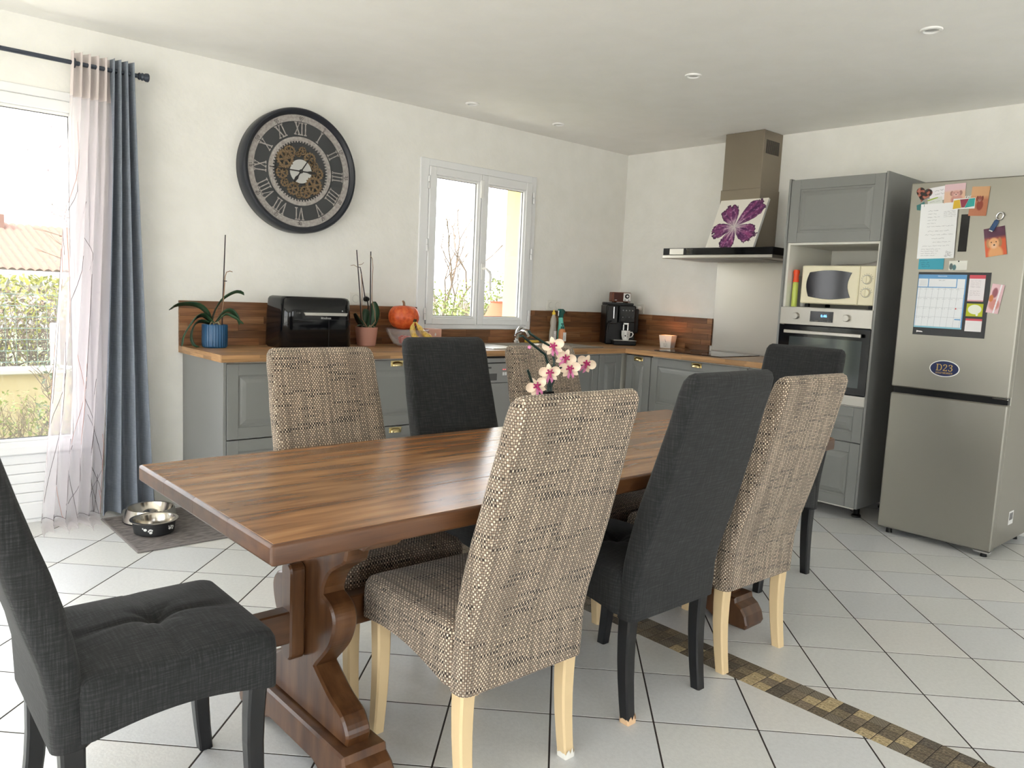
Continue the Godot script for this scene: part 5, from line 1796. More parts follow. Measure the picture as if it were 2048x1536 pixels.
func curtains() -> void:
	var rod_t := thing("curtain_rod", "dark grey metal curtain rod with ribbed end above glass door", "curtain rod", Vector3(0, 2.318, 0.105))
	part(rod(Vector3(-6.7, 0, 0), Vector3(-3.995, 0, 0), 0.011, 14), "pole", M.curtain_metal if M.has("curtain_metal") else mt("curtain_metal", rgb(66, 72, 84), 0.35, 0.5), rod_t)
	var fi := S()
	lathe(fi, [Vector2(0, 0), Vector2(0.015, 0), Vector2(0.019, 0.006), Vector2(0.015, 0.012), Vector2(0.020, 0.020), Vector2(0.016, 0.028), Vector2(0.021, 0.036), Vector2(0.022, 0.048), Vector2(0.018, 0.052), Vector2(0, 0.053)], 18, Transform3D(Basis(Vector3.BACK, -PI / 2), Vector3(-4.0, 0, 0)))
	part(fi, "finial", M.curtain_metal, rod_t)
	for x in [-4.045, -6.4]:
		var br := S()
		tube(br, [Vector3(x, 0, 0), Vector3(x, 0, -0.10)], 0.006, 8)
		bx(br, Vector3(x - 0.012, -0.03, -0.1045), Vector3(x + 0.012, 0.03, -0.099), 0.002)
		part(br, "bracket", M.curtain_metal, rod_t)
	# heavy curtain
	var c := thing("curtain", "heavy blue grey curtain hanging in deep folds beside glass door", "curtain")
	var rows := []
	for j in 41:
		var row := []
		for i in 97:
			row.append(drape(i / 96.0, j / 40.0, Vector2(-4.135, -4.030), Vector2(-4.215, -3.925), 3.4, 0.034, 0.042, 0.112, 0.6))
		rows.append(row)
	var st := S()
	sheet(st, rows)
	part(st, "cloth", M.curtain_cloth, c)
	# sheer curtain
	var s := thing("sheer_curtain", "sheer pale curtain with crossing dark threads, pooling on the floor", "curtain")
	var xt := Vector2(-4.315, -4.130)
	var xb := Vector2(-4.500, -4.228)
	var rs := []
	var band := []
	for j in 45:
		var row := []
		for i in 81:
			row.append(drape(i / 80.0, j / 44.0, xt, xb, 5.0, 0.026, 0.045, 0.115, 0.2))
		if j < 5:
			band.append(row)
		if j >= 4:
			rs.append(row)
	for j in 5:                      # hem lying on the floor
		var row := []
		var last: Array = rs[-1] if j == 0 else rs[-1]
		for i in 81:
			var p: Vector3 = last[i]
			row.append(Vector3(p.x - 0.004, 0.004 + 0.010 * absf(sin(i * 0.35 + j)) * (1.0 - j / 5.0), p.z + 0.028 + 0.01 * sin(i * 0.2)))
		rs.append(row)
	var sh := S()
	sheet(sh, rs)
	part(sh, "cloth", M.sheer, s)
	var bd := S()
	sheet(bd, band)
	part(bd, "heading_band", M.sheer_band, s)
	var gr := S()
	var ring := []
	for i in 17:
		ring.append(Vector3(0, 0.021 * sin(TAU * i / 16), 0.021 * cos(TAU * i / 16)))
	tube(gr, ring, 0.004, 6, false)
	part(gr, "grommet", M.curtain_metal, s, Vector3(-4.295, 2.318, 0.105))
	var r := RandomNumberGenerator.new()
	r.seed = 12
	for pass_ in 2:
		var th := S()
		for k in (26 if pass_ == 0 else 8):
			var u0 := r.randf()
			var t0 := 1.0 - 0.9 * r.randf() * r.randf_range(0.3, 1.0)
			var len := r.randf_range(0.12, 0.4)
			var du := r.randf_range(-0.35, 0.35)
			var pts := []
			for i in 13:
				var f := i / 12.0
				var u := clampf(u0 + du * f, 0, 1)
				var t := minf(t0 + len * f, 0.995)
				pts.append(drape(u, t, xt, xb, 5.0, 0.026, 0.045, 0.115, 0.2) + Vector3(0, 0, 0.0015))
			tube(th, pts, 0.0011, 4, false)
		part(th, "threads", [M.thread_dark, M.thread_copper][pass_], s)

# ---------------------------------------------------------------- clock
func annulus(st: SurfaceTool, r0: float, r1: float, z0: float, z1: float, n := 96, teeth := 0, tooth := 0.0) -> void:   # ring in xy; teeth point inwards
	for k in n:
		var q := []
		for e in 2:
			var a := TAU * (k + e) / n
			var ri := r0
			if teeth > 0:
				ri = r0 - (tooth if int(floor(float(k) / n * teeth * 2.0)) % 2 == 0 else 0.0)
			q.append([Vector2(cos(a), sin(a)) * ri, Vector2(cos(a), sin(a)) * r1])
		var f := func(v: Vector2, z: float) -> Vector3: return Vector3(v.x, v.y, z)
		quad(st, f.call(q[0][0], z1), f.call(q[0][1], z1), f.call(q[1][1], z1), f.call(q[1][0], z1))
		quad(st, f.call(q[0][1], z0), f.call(q[1][1], z0), f.call(q[1][1], z1), f.call(q[0][1], z1))
		quad(st, f.call(q[1][0], z0), f.call(q[0][0], z0), f.call(q[0][0], z1), f.call(q[1][0], z1))

func gear(r: float, teeth: int, spokes: int) -> SurfaceTool:
	var st := S()
	var po := PackedVector2Array()
	for k in teeth:
		for e in [[0.0, 0.9], [0.25, 0.9], [0.35, 1.0], [0.75, 1.0], [0.85, 0.9]]:
			var a: float = TAU * (k + e[0]) / teeth
			po.append(Vector2(cos(a), sin(a)) * r * e[1])
	var n := po.size()
	var ri := r * 0.66
	for k in n:
		var l := (k + 1) % n
		var a0 := po[k].normalized() * ri
		var a1 := po[l].normalized() * ri
		quad(st, Vector3(a0.x, a0.y, 0.006), Vector3(po[k].x, po[k].y, 0.006), Vector3(po[l].x, po[l].y, 0.006), Vector3(a1.x, a1.y, 0.006))
		quad(st, Vector3(po[k].x, po[k].y, 0), Vector3(po[l].x, po[l].y, 0), Vector3(po[l].x, po[l].y, 0.006), Vector3(po[k].x, po[k].y, 0.006))
		quad(st, Vector3(a1.x, a1.y, 0), Vector3(a0.x, a0.y, 0), Vector3(a0.x, a0.y, 0.006), Vector3(a1.x, a1.y, 0.006))
	for k in spokes:
		var xf := Transform3D(Basis(Vector3.BACK, TAU * k / spokes + 0.3), Vector3.ZERO)
		bx(st, Vector3(0, -r * 0.11, 0.001), Vector3(r * 0.7, r * 0.11, 0.005), 0.0, xf)
	prism(st, disc_poly(r * 0.28, 14), 0.008)
	prism(st, disc_poly(r * 0.1, 8), 0.011)
	return st

func clock() -> void:
	var c := thing("wall_clock", "large round black clock with roman numerals and exposed bronze gears", "clock", Vector3(-3.076, 1.962, 0.001))
	var rim := S()
	lathe(rim, [Vector2(0.360, 0.0), Vector2(0.367, 0.004), Vector2(0.369, 0.045), Vector2(0.368, 0.090), Vector2(0.362, 0.098), Vector2(0.351, 0.100), Vector2(0.343, 0.094), Vector2(0.336, 0.092), Vector2(0.331, 0.086), Vector2(0.329, 0.075), Vector2(0.329, 0.0)], 96, Transform3D(Basis(Vector3.RIGHT, PI / 2), Vector3.ZERO))
	part(rim, "rim", M.clock_rim, c)
	var face := S()
	prism(face, disc_poly(0.331, 72), 0.070)
	part(face, "dial", M.clock_face, c)
	var mr := S()
	annulus(mr, 0.292, 0.329, 0.070, 0.076)
	part(mr, "minute_ring", M.aged_silver, c)
	var ir := S()
	annulus(ir, 0.178, 0.202, 0.070, 0.080, 240, 60, 0.009)
	part(ir, "toothed_ring", M.aged_silver, c)
	var roman := ["XII", "I", "II", "III", "IIII", "V", "VI", "VII", "VIII", "IX", "X", "XI"]
	for k in 12:
		var a := PI / 2 - TAU * k / 12
		var p := Vector3(cos(a) * 0.247, sin(a) * 0.247, 0.0715)
		lettering(roman[k], 0.074, 0.003, "numeral", M.aged_silver, c, p, Vector3(0, 0, a - PI / 2), true, 0.62)
		var lower := k > 3 and k < 9
		lettering(str(60 if k == 0 else k * 5), 0.019, 0.0015, "minute_number", M.ink, c, Vector3(cos(a) * 0.310, sin(a) * 0.310, 0.0765), Vector3(0, 0, a + (PI / 2 if lower else -PI / 2)), true)
		var d := S()
		prism(d, disc_poly(0.003, 8), 0.001, Transform3D(Basis(), Vector3(cos(a) * 0.296, sin(a) * 0.296, 0.076)))
		part(d, "minute_dot", M.ink, c)
	for g in [[-0.102, 0.062, 0.056, 18, 6], [-0.072, 0.106, 0.040, 14, 6], [0.012, 0.122, 0.026, 10, 5], [-0.014, 0.100, 0.017, 8, 4], [0.060, 0.082, 0.040, 14, 6], [0.092, 0.042, 0.028, 12, 5], [0.112, 0.000, 0.040, 14, 6], [0.086, -0.074, 0.056, 18, 6], [0.034, -0.118, 0.040, 14, 6], [-0.008, -0.142, 0.018, 8, 4], [-0.046, -0.106, 0.040, 14, 6], [-0.100, -0.076, 0.027, 10, 5], [-0.118, -0.018, 0.040, 14, 6], [-0.022, -0.066, 0.020, 9, 4]]:
		part(gear(g[2], g[3], g[4]), "gear", M.gear_bronze, c, Vector3(g[0], g[1], 0.071 + (0.006 if g[2] > 0.05 else 0.0)))
	var ds := S()
	prism(ds, disc_poly(0.070, 48), 0.006)
	part(ds, "centre_disc", M.clock_disc, c, Vector3(0, 0, 0.076))
	for h in [[PI - 0.02, 0.20, 0.10], [0.98, 0.125, 0.08]]:      # minute hand at the IX, hour hand at the I
		var hs := S()
		prism(hs, PackedVector2Array([Vector2(-h[2], -0.005), Vector2(-h[2] * 0.6, -0.010), Vector2(-h[2] * 0.4, -0.004), Vector2(h[1], -0.002), Vector2(h[1], 0.002), Vector2(-h[2] * 0.4, 0.004), Vector2(-h[2] * 0.6, 0.010), Vector2(-h[2], 0.005)]), 0.002)
		prism(hs, disc_poly(0.012, 16), 0.003)
		part(hs, "hand", M.ink, c, Vector3(0, 0, 0.086 if h[1] > 0.15 else 0.083), Vector3(0, 0, h[0]))

func spots() -> void:
	for p in [[Vector2(-2.01, 0.368), "small round white ceiling spotlight between clock and kitchen window"], [Vector2(-1.236, 0.391), "small round white ceiling spotlight above the sink by the window"], [Vector2(-1.644, 1.853), "small round white ceiling spotlight in front of the extractor hood"], [Vector2(-1.581, 3.061), "small round white ceiling spotlight in front of the refrigerator"]]:
		var t := thing("ceiling_spotlight", p[1], "spotlight", Vector3(p[0].x, CEIL, p[0].y), 0.0, "recessed ceiling spotlights")
		part(turned([Vector2(0.030, 0.0), Vector2(0.030, -0.006), Vector2(0.034, -0.009), Vector2(0.044, -0.006), Vector2(0.046, 0.0)], 28), "trim_ring", M.white_plastic, t)
		part(turned([Vector2(0, -0.004), Vector2(0.029, -0.0015), Vector2(0.029, 0.0)], 20), "lamp_glass", M.clock_disc, t)

# ---------------------------------------------------------------- things on the worktop
func leaf_blade(st: SurfaceTool, pts: Array, w: float, side: Vector3) -> void:
	var c := Curve3D.new()
	for i in pts.size():
		var tan: Vector3 = (pts[mini(i + 1, pts.size() - 1)] - pts[maxi(i - 1, 0)]) * 0.25
		c.add_point(pts[i], -tan, tan)
	var rings := []
	var n := 16
	for i in n + 1:
		var u := float(i) / n
		var p := c.sample_baked(u * c.get_baked_length(), true)
		var q := c.sample_baked(minf(1.0, u + 0.02) * c.get_baked_length(), true)
		var d := (q - p).normalized() if u < 0.98 else (p - c.sample_baked(0.95 * c.get_baked_length(), true)).normalized()
		var s := (side - d * side.dot(d)).normalized()
		var up := s.cross(d)
		var hw := w * (0.22 + 0.78 * pow(sin(PI * clampf(0.12 + u * 0.80, 0, 1)), 0.8)) * (1.0 if u < 0.9 else sqrt(maxf(0.0, 1.0 - pow((u - 0.9) / 0.1, 2.0))) * 0.98 + 0.02)
		rings.append([p + s * hw + up * hw * 0.28, p + up * 0.0015, p - s * hw + up * hw * 0.28, p - s * hw * 0.5 + up * (hw * 0.10 - 0.002), p - up * 0.0022, p + s * hw * 0.5 + up * (hw * 0.10 - 0.002)])
	loft(st, rings)

func leaf_from(px: Array, w: float, z0: float, z1: float, side := Vector3(0, 0.55, 0.83)) -> SurfaceTool:   # outline heights above the worktop given in metres
	var pts := []
	for i in px.size():
		pts.append(Vector3(px[i][0], px[i][1], lerpf(z0, z1, float(i) / (px.size() - 1))))
	var st := S()
	leaf_blade(st, pts, w, side)
	return st

func stem(parent: Node3D, called: String, pts: Array, r: float, m: Material) -> void:
	var st := S()
	var rr := []
	for i in pts.size():
		rr.append(r * (1.0 - 0.35 * i / pts.size()))
	tube(st, pts, rr, 7)
	part(st, called, m, parent)

func socket(called: String, label: String, at: Vector3, turn: float, n: int) -> Node3D:
	var t := thing(called, label, "socket", at, turn)
	var w := 0.082 * n
	part(box(Vector3(-w / 2, -0.041, 0), Vector3(w / 2, 0.041, 0.009), 0.003), "plate", M.socket_white, t)
	for k in n:
		var x := (k - (n - 1) / 2.0) * 0.073
		var st := S()
		lathe(st, [Vector2(0.0245, 0.0), Vector2(0.0245, 0.0015), Vector2(0.021, 0.0015), Vector2(0.0205, -0.003), Vector2(0, -0.003)], 24, Transform3D(Basis(Vector3.RIGHT, PI / 2), Vector3(x, 0, 0.009)))
		var o := part(st, "outlet", M.socket_white, t)
		for p in [Vector2(-0.0095, -0.004), Vector2(0.0095, -0.004), Vector2(0, 0.0095)]:
			var h := S()
			prism(h, disc_poly(0.0028, 8), 0.0025, Transform3D(Basis(), Vector3(x + p.x, p.y, 0.0062)))
			part(h, "pin_hole", M.ink, o)
		var rg := S()
		lathe(rg, [Vector2(0.0243, 0.0), Vector2(0.0252, 0.0008), Vector2(0.026, 0.0)], 24, Transform3D(Basis(Vector3.RIGHT, PI / 2), Vector3(x, 0, 0.0088)))
		part(rg, "outline_ring", M.grey_plastic, o)
	return t

func counter_things() -> void:
	var Y := 0.9105
	# orchid in blue pot
	var o := thing("potted_orchid", "flowerless orchid with arching leaves in a ribbed blue pot", "plant", Vector3(-3.622, Y, 0.16))
	var ps := S()
	lathe(ps, [Vector2(0, 0), Vector2(0.058, 0.0), Vector2(0.064, 0.006), Vector2(0.066, 0.03), Vector2(0.066, 0.126), Vector2(0.064, 0.130), Vector2(0.060, 0.126), Vector2(0.060, 0.11), Vector2(0, 0.11)], 112, Transform3D(), 28, 0.045)
	part(ps, "pot", M.blue_glaze, o)
	part(turned([Vector2(0, 0.118), Vector2(0.035, 0.117), Vector2(0.059, 0.112), Vector2(0.059, 0.10)], 20), "bark", M.bark, o)
	var k := 1.0 / 355.0
	var leaves := [
		[[[-4, 50], [-14, 70], [-30, 84], [-52, 88], [-76, 84], [-90, 73]], 0.024, 0.0, 0.02],
		[[[-5, 52], [2, 74], [14, 92], [30, 104], [46, 111], [56, 110], [63, 106]], 0.024, 0.0, -0.02],
		[[[-6, 50], [-24, 66], [-40, 62], [-56, 42], [-68, 20], [-70, 4]], 0.027, 0.02, 0.05],
		[[[-6, 48], [-30, 54], [-44, 42], [-50, 20], [-44, 4], [-34, 2]], 0.022, 0.0, 0.03],
		[[[2, 50], [14, 66], [28, 73], [40, 62], [46, 46]], 0.024, 0.0, 0.03],
		[[[2, 52], [18, 66], [34, 60], [50, 48]], 0.013, 0.02, 0.06]]
	for l in leaves:
		var pts := []
		for q in l[0]:
			pts.append([q[0] * k, q[1] * k])
		part(leaf_from(pts, l[1], l[2], l[3]), "leaf", M.leaf, o)
	stem(o, "support_stick", [Vector3(0.040, 0.10, 0.0), Vector3(0.052, 0.40, -0.005), Vector3(0.062, 0.632, -0.01)], 0.004, M.stick)
	stem(o, "flower_stem", [Vector3(0.010, 0.13, 0.01), Vector3(0.034, 0.17, 0.012), Vector3(0.044, 0.25, 0.008), Vector3(0.053, 0.33, 0.002), Vector3(0.058, 0.40, 0.0), Vector3(0.066, 0.425, 0.0), Vector3(0.085, 0.432, 0.0), Vector3(0.10, 0.428, 0.0)], 0.003, M.dry_stem)
	part(box(Vector3(0.047, 0.372, -0.006), Vector3(0.066, 0.377, 0.006)), "clip", M.stick, o)
	for q in [[-0.02, 0.02], [0.012, 0.03], [0.028, 0.012], [-0.05, 0.03]]:
		stem(o, "root", [Vector3(0.0, 0.138, 0.01), Vector3(q[0] * 0.6, 0.145, q[1]), Vector3(q[0], 0.118, q[1] + 0.012)], 0.0035, M.root)
	# air fryer
	var f := thing("air_fryer", "big glossy black air fryer with a silver strip on worktop", "air fryer", Vector3(-3.068, Y, 0.20))
	var bs := S()
	var fr := []
	for lv in [[0.0, 0.010], [0.012, 0.0], [0.20, 0.0], [0.285, 0.004], [0.298, 0.010], [0.304, 0.022]]:
		var ring := []
		for p in rrect(0.462 - lv[1] * 2 - lv[0] * 0.05, 0.28 - lv[1] * 2, 0.058, 8):
			ring.append(Vector3(p.x, lv[0], -p.y))
		fr.append(ring)
	loft(bs, fr)
	part(bs, "body", M.black_gloss, f)
	var sp := S()
	prism(sp, PackedVector2Array([Vector2(-0.105, 0.214), Vector2(-0.095, 0.196), Vector2(0.176, 0.196), Vector2(0.182, 0.214)]), 0.006, Transform3D(Basis(), Vector3(0, 0, 0.1395)), 0.001)
	part(sp, "silver_strip", M.steel, f)
	part(box(Vector3(-0.16, 0.171, 0.1385), Vector3(0.20, 0.1735, 0.1408)), "drawer_seam", M.black_matt, f)
	part(box(Vector3(0.058, 0.01, 0.1385), Vector3(0.061, 0.171, 0.1408)), "drawer_seam", M.black_matt, f)
	var dot := S()
	prism(dot, disc_poly(0.004, 10), 0.001, Transform3D(Basis(), Vector3(0.148, 0.226, 0.140)))
	part(dot, "indicator", M.clock_disc, f)
	lettering("Moulinex", 0.012, 0.0008, "maker_name", M.clock_disc, f, Vector3(0.040, 0.182, 0.1404))
	# socket and orchid in pink pot
	var s1 := socket("wall_socket", "white triple wall socket behind the orchid in pink pot", Vector3(-2.602, 1.209, 0.001), 0.0, 2)
	s1.scale.x = 1.0
	var pl := thing("power_plug", "black power plug pushed into the socket above the splashback", "plug", Vector3(-2.566, 1.209, 0.010))
	var pg := S()
	lathe(pg, [Vector2(0.018, 0.0), Vector2(0.018, 0.012), Vector2(0.015, 0.026), Vector2(0.010, 0.034), Vector2(0, 0.034)], 18, Transform3D(Basis(Vector3.RIGHT, PI / 2), Vector3.ZERO))
	part(pg, "head", M.black, pl)
	var cb := S()
	tube(cb, [Vector3(0, -0.01, 0.026), Vector3(0.004, -0.05, 0.030), Vector3(0.004, -0.12, 0.022), Vector3(-0.01, -0.22, 0.020), Vector3(-0.08, -0.293, 0.03)], 0.004, 8)
	part(cb, "cable", M.black, pl)
	var p := thing("potted_orchid", "orchid with bare twin sticks in a pink terracotta pot", "plant", Vector3(-2.640, Y, 0.155))
	part(turned([Vector2(0, 0), Vector2(0.056, 0.0), Vector2(0.060, 0.004), Vector2(0.072, 0.118), Vector2(0.070, 0.122), Vector2(0.066, 0.116), Vector2(0.065, 0.10), Vector2(0, 0.10)], 36), "pot", M.terracotta_pink, p)
	part(turned([Vector2(0, 0.112), Vector2(0.04, 0.110), Vector2(0.065, 0.104), Vector2(0.065, 0.095)], 20), "bark", M.bark, p)
	for l in [[[[0.018, 0.105], [0.045, 0.16], [0.062, 0.21], [0.060, 0.262], [0.052, 0.285]], 0.034, 0.0, -0.02], [[[0.0, 0.105], [0.01, 0.16], [0.018, 0.21], [0.03, 0.235]], 0.030, -0.03, -0.05], [[[-0.015, 0.11], [-0.045, 0.15], [-0.075, 0.19], [-0.09, 0.21]], 0.030, 0.0, 0.01], [[[-0.01, 0.11], [-0.04, 0.128], [-0.078, 0.136], [-0.092, 0.126]], 0.024, 0.02, 0.04], [[[0.01, 0.11], [0.05, 0.14], [0.078, 0.17], [0.082, 0.20]], 0.022, 0.02, 0.0]]:
		part(leaf_from(l[0], l[1], l[2], l[3], Vector3(1, 0.1, 0.3).normalized() if l[0][-1][1] > 0.22 else Vector3(0, 0.2, 1).normalized()), "leaf", M.leaf, p)
	stem(p, "support_stick", [Vector3(-0.035, 0.10, 0), Vector3(-0.055, 0.34, 0), Vector3(-0.085, 0.608, 0)], 0.0042, M.stick)
	stem(p, "support_stick", [Vector3(0.028, 0.10, 0), Vector3(0.022, 0.36, 0), Vector3(0.018, 0.605, 0)], 0.0045, M.stick)
	stem(p, "support_stick", [Vector3(-0.020, 0.31, 0.005), Vector3(-0.052, 0.47, 0.005), Vector3(-0.060, 0.50, 0.005), Vector3(-0.078, 0.502, 0.003)], 0.0035, M.stick)
	stem(p, "flower_stem", [Vector3(-0.005, 0.12, 0.02), Vector3(-0.048, 0.17, 0.025), Vector3(-0.052, 0.23, 0.02), Vector3(-0.045, 0.32, 0.012), Vector3(-0.046, 0.40, 0.008), Vector3(-0.052, 0.46, 0.006)], 0.003, M.dry_stem)
	stem(p, "flower_stem", [Vector3(0.020, 0.12, 0.02), Vector3(0.050, 0.16, 0.025), Vector3(0.046, 0.22, 0.02), Vector3(0.028, 0.30, 0.01), Vector3(0.030, 0.44, 0.006), Vector3(0.033, 0.50, 0.006), Vector3(0.028, 0.56, 0.004), Vector3(0.012, 0.58, 0.004)], 0.0028, M.dry_stem)
	stem(p, "flower_stem", [Vector3(-0.078, 0.50, 0.004), Vector3(-0.105, 0.512, 0.006), Vector3(-0.130, 0.508, 0.008)], 0.0018, M.dry_stem)
	stem(p, "flower_stem", [Vector3(-0.070, 0.515, 0.004), Vector3(-0.048, 0.520, 0.006), Vector3(-0.036, 0.532, 0.008)], 0.0018, M.dry_stem)
	for q in [[-0.06, 0.03], [0.01, 0.045], [0.055, 0.02]]:
		stem(p, "root", [Vector3(0, 0.112, 0.01), Vector3(q[0] * 0.6, 0.135, q[1] * 0.7), Vector3(q[0], 0.118, q[1])], 0.0035, M.root)
	# fruit bowl
	var bc := Vector3(-2.372, Y, 0.22)
	var b := thing("fruit_bowl", "clear glass fruit bowl full of fruit on the worktop", "bowl", bc)
	part(turned([Vector2(0, 0.0), Vector2(0.065, 0.0), Vector2(0.085, 0.012), Vector2(0.118, 0.06), Vector2(0.148, 0.114), Vector2(0.145, 0.115), Vector2(0.115, 0.064), Vector2(0.082, 0.017), Vector2(0, 0.006)], 40), "glass", M.clear_glass, b)
	var sq := thing("red_squash", "round orange-red squash resting in the glass fruit bowl", "squash", bc + Vector3(0.01, 0.105, -0.055))
	var ss := S()
	var prof := []
	for i in 15:
		var a := -PI / 2 + PI * i / 14
		prof.append(Vector2(0.100 * pow(maxf(cos(a), 0.0), 0.85), 0.088 + 0.088 * sin(a) - (0.014 * exp(-pow((1.0 - sin(a)) * 6, 2.0)))))
	lathe(ss, prof, 60, Transform3D(), 10, 0.05)
	part(ss, "skin", M.squash, sq)
	stem(sq, "stalk", [Vector3(0, 0.155, 0), Vector3(-0.006, 0.182, 0.004), Vector3(-0.018, 0.190, 0.01)], 0.009, M.dry_stem)
	for a in [[Vector3(-0.035, 0.040, 0.055), 0.037, "red and yellow apple at the front of the glass fruit bowl"], [Vector3(0.045, 0.040, 0.045), 0.036, "red apple under the bananas in the glass fruit bowl"], [Vector3(-0.012, 0.040, -0.02), 0.036, "red apple beneath the squash in the glass fruit bowl"]]:
		var ap := thing("apple", a[2], "apple", bc + a[0])
		var r: float = a[1]
		var as_ := S()
		lathe(as_, [Vector2(0, -r * 0.78), Vector2(r * 0.35, -r * 0.88), Vector2(r * 0.8, -r * 0.55), Vector2(r, 0.02), Vector2(r * 0.92, r * 0.5), Vector2(r * 0.5, r * 0.86), Vector2(r * 0.2, r * 0.84), Vector2(0, r * 0.66)], 24)
		part(as_, "flesh", M.apple, ap)
		stem(ap, "stalk", [Vector3(0, r * 0.66, 0), Vector3(0.003, r * 1.1, 0)], 0.0016, M.bark)
	for bn in 2:
		var t := thing("banana", ["yellow banana curving down the front of the fruit bowl", "yellow banana reaching out over the rim of the fruit bowl"][bn], "banana", bc + Vector3(0.01, 0.08, 0.092), 0.0, "bananas")
		var path: Array = [[Vector3(-0.015, 0.085, 0.0), Vector3(-0.035, 0.060, 0.012), Vector3(-0.040, 0.020, 0.022), Vector3(-0.020, -0.018, 0.028), Vector3(0.025, -0.040, 0.030)], [Vector3(-0.004, 0.086, 0.0), Vector3(0.012, 0.055, 0.012), Vector3(0.040, 0.018, 0.020), Vector3(0.075, -0.004, 0.024), Vector3(0.112, -0.012, 0.020)]][bn]
		var cv := Curve3D.new()
		for i in path.size():
			var tg: Vector3 = (path[mini(i + 1, 4)] - path[maxi(i - 1, 0)]) * 0.25
			cv.add_point(path[i], -tg, tg)
		var pts := []
		var rr := []
		for i in 21:
			var u := i / 20.0
			pts.append(cv.sample_baked(u * cv.get_baked_length(), true))
			rr.append(0.0055 + 0.0135 * smoothstep(0.08, 0.32, u) * (1.0 - smoothstep(0.82, 1.0, u) * 0.85))
		var st := S()
		tube(st, pts, rr, 7)
		part(st, "skin", M.banana, t)
		var tp := S()
		tube(tp, [path[0] + Vector3(-0.004 + 0.004 * bn, 0.0, 0), path[0] + Vector3(0.004 - 0.002 * bn, 0.016, -0.003)], [0.006, 0.007], 7)
		part(tp, "stalk", M.banana_tip, t)
	# pink box
	var bx_ := thing("pink_box", "small pink cardboard candle box beside the fruit bowl", "box", Vector3(-2.115, Y, 0.13), 0.12)
	part(box(Vector3(-0.058, 0, -0.05), Vector3(0.058, 0.112, 0.05), 0.002), "carton", M.pink_card, bx_)
	var fm := S()
	prism(fm, PackedVector2Array([Vector2(-0.006, 0.0), Vector2(0.006, 0.0), Vector2(0.007, 0.010), Vector2(0, 0.022), Vector2(-0.007, 0.010)]), 0.0006, Transform3D(Basis(), Vector3(0, 0.066, 0.0499)))
	bx(fm, Vector3(-0.010, 0.045, 0.0499), Vector3(0.010, 0.056, 0.0505))
	part(fm, "printed_mark", M.paper, bx_)
	# sockets
	socket("wall_socket", "white double wall socket above the bottles by the sink", Vector3(-0.810, 1.211, 0.001), 0.0, 2)
	socket("wall_socket", "white wall socket beside the coffee machine on the hood wall", Vector3(-0.001, 1.212, 0.245), FACE_WEST, 1)
	var wp := thing("power_plug", "white power plug in the socket beside the coffee machine", "plug", Vector3(-0.010, 1.215, 0.245), FACE_WEST)
	var wg := S()
	lathe(wg, [Vector2(0.019, 0.0), Vector2(0.019, 0.006), Vector2(0.016, 0.008), Vector2(0.016, 0.034), Vector2(0.012, 0.042), Vector2(0, 0.042)], 18, Transform3D(Basis(Vector3.RIGHT, PI / 2), Vector3.ZERO))
	part(wg, "head", M.white_plastic, wp)
	# bottles
	var d := thing("dish_soap", "clear dish soap bottle with yellow cap beside the sink", "bottle", Vector3(-0.90, Y + 0.0065, 0.10))
	var dsb := S()
	var dr := []
	for lv in [[0.0, 0.034, 0.020], [0.01, 0.037, 0.022], [0.09, 0.034, 0.021], [0.13, 0.026, 0.018], [0.16, 0.031, 0.019], [0.19, 0.026, 0.017], [0.212, 0.014, 0.012], [0.222, 0.011, 0.011]]:
		var ring := []
		for i in 20:
			var a := TAU * i / 20
			ring.append(Vector3(lv[1] * cos(a), lv[0], -lv[2] * sin(a)))
		dr.append(ring)
	loft(dsb, dr)
	part(dsb, "bottle", M.soap_clear, d)
	part(turned([Vector2(0, 0.222), Vector2(0.014, 0.222), Vector2(0.014, 0.24), Vector2(0.007, 0.243), Vector2(0.007, 0.258), Vector2(0, 0.260)], 14), "cap", M.yellow, d)
	label_patch(d, 0.026, 0.075, Vector3(0.004, 0.055, 0.0215))
	var sp2 := thing("spray_bottle", "mint green spray bottle with dark teal trigger by the splashback", "bottle", Vector3(-0.790, Y, 0.085))
	var sb := S()
	var sbr := []
	for lv in [[0.0, 0.036, 0.024, 0.0], [0.012, 0.040, 0.026, 0.0], [0.08, 0.040, 0.025, 0.0], [0.13, 0.030, 0.021, -0.004], [0.17, 0.022, 0.017, -0.01], [0.20, 0.022, 0.016, -0.014], [0.206, 0.015, 0.014, -0.014]]:
		var ring := []
		for i in 20:
			var a := TAU * i / 20
			ring.append(Vector3(lv[3] + lv[1] * cos(a), lv[0], -lv[2] * sin(a)))
		sbr.append(ring)
	loft(sb, sbr)
	part(sb, "bottle", M.mint, sp2)
	var tg2 := S()
	prism(tg2, PackedVector2Array([Vector2(-0.032, 0.206), Vector2(0.004, 0.206), Vector2(0.006, 0.232), Vector2(0.022, 0.246), Vector2(0.020, 0.262), Vector2(0.0, 0.275), Vector2(-0.040, 0.275), Vector2(-0.044, 0.262), Vector2(-0.030, 0.25)]), 0.026, Transform3D(Basis(), Vector3(0, 0, -0.013)), 0.003)
	part(tg2, "trigger_head", M.teal_dark, sp2)
	part(box(Vector3(-0.046, 0.218, -0.005), Vector3(-0.038, 0.262, 0.005), 0.003), "trigger", M.white_plastic, sp2)
	var hs := thing("hand_soap", "amber hand soap pump bottle with green pump and white label", "bottle", Vector3(-0.855, Y + 0.0065, 0.16))
	part(turned([Vector2(0, 0), Vector2(0.027, 0.0), Vector2(0.029, 0.006), Vector2(0.029, 0.09), Vector2(0.022, 0.108), Vector2(0.011, 0.114), Vector2(0, 0.114)], 22), "bottle", M.soap_amber, hs)
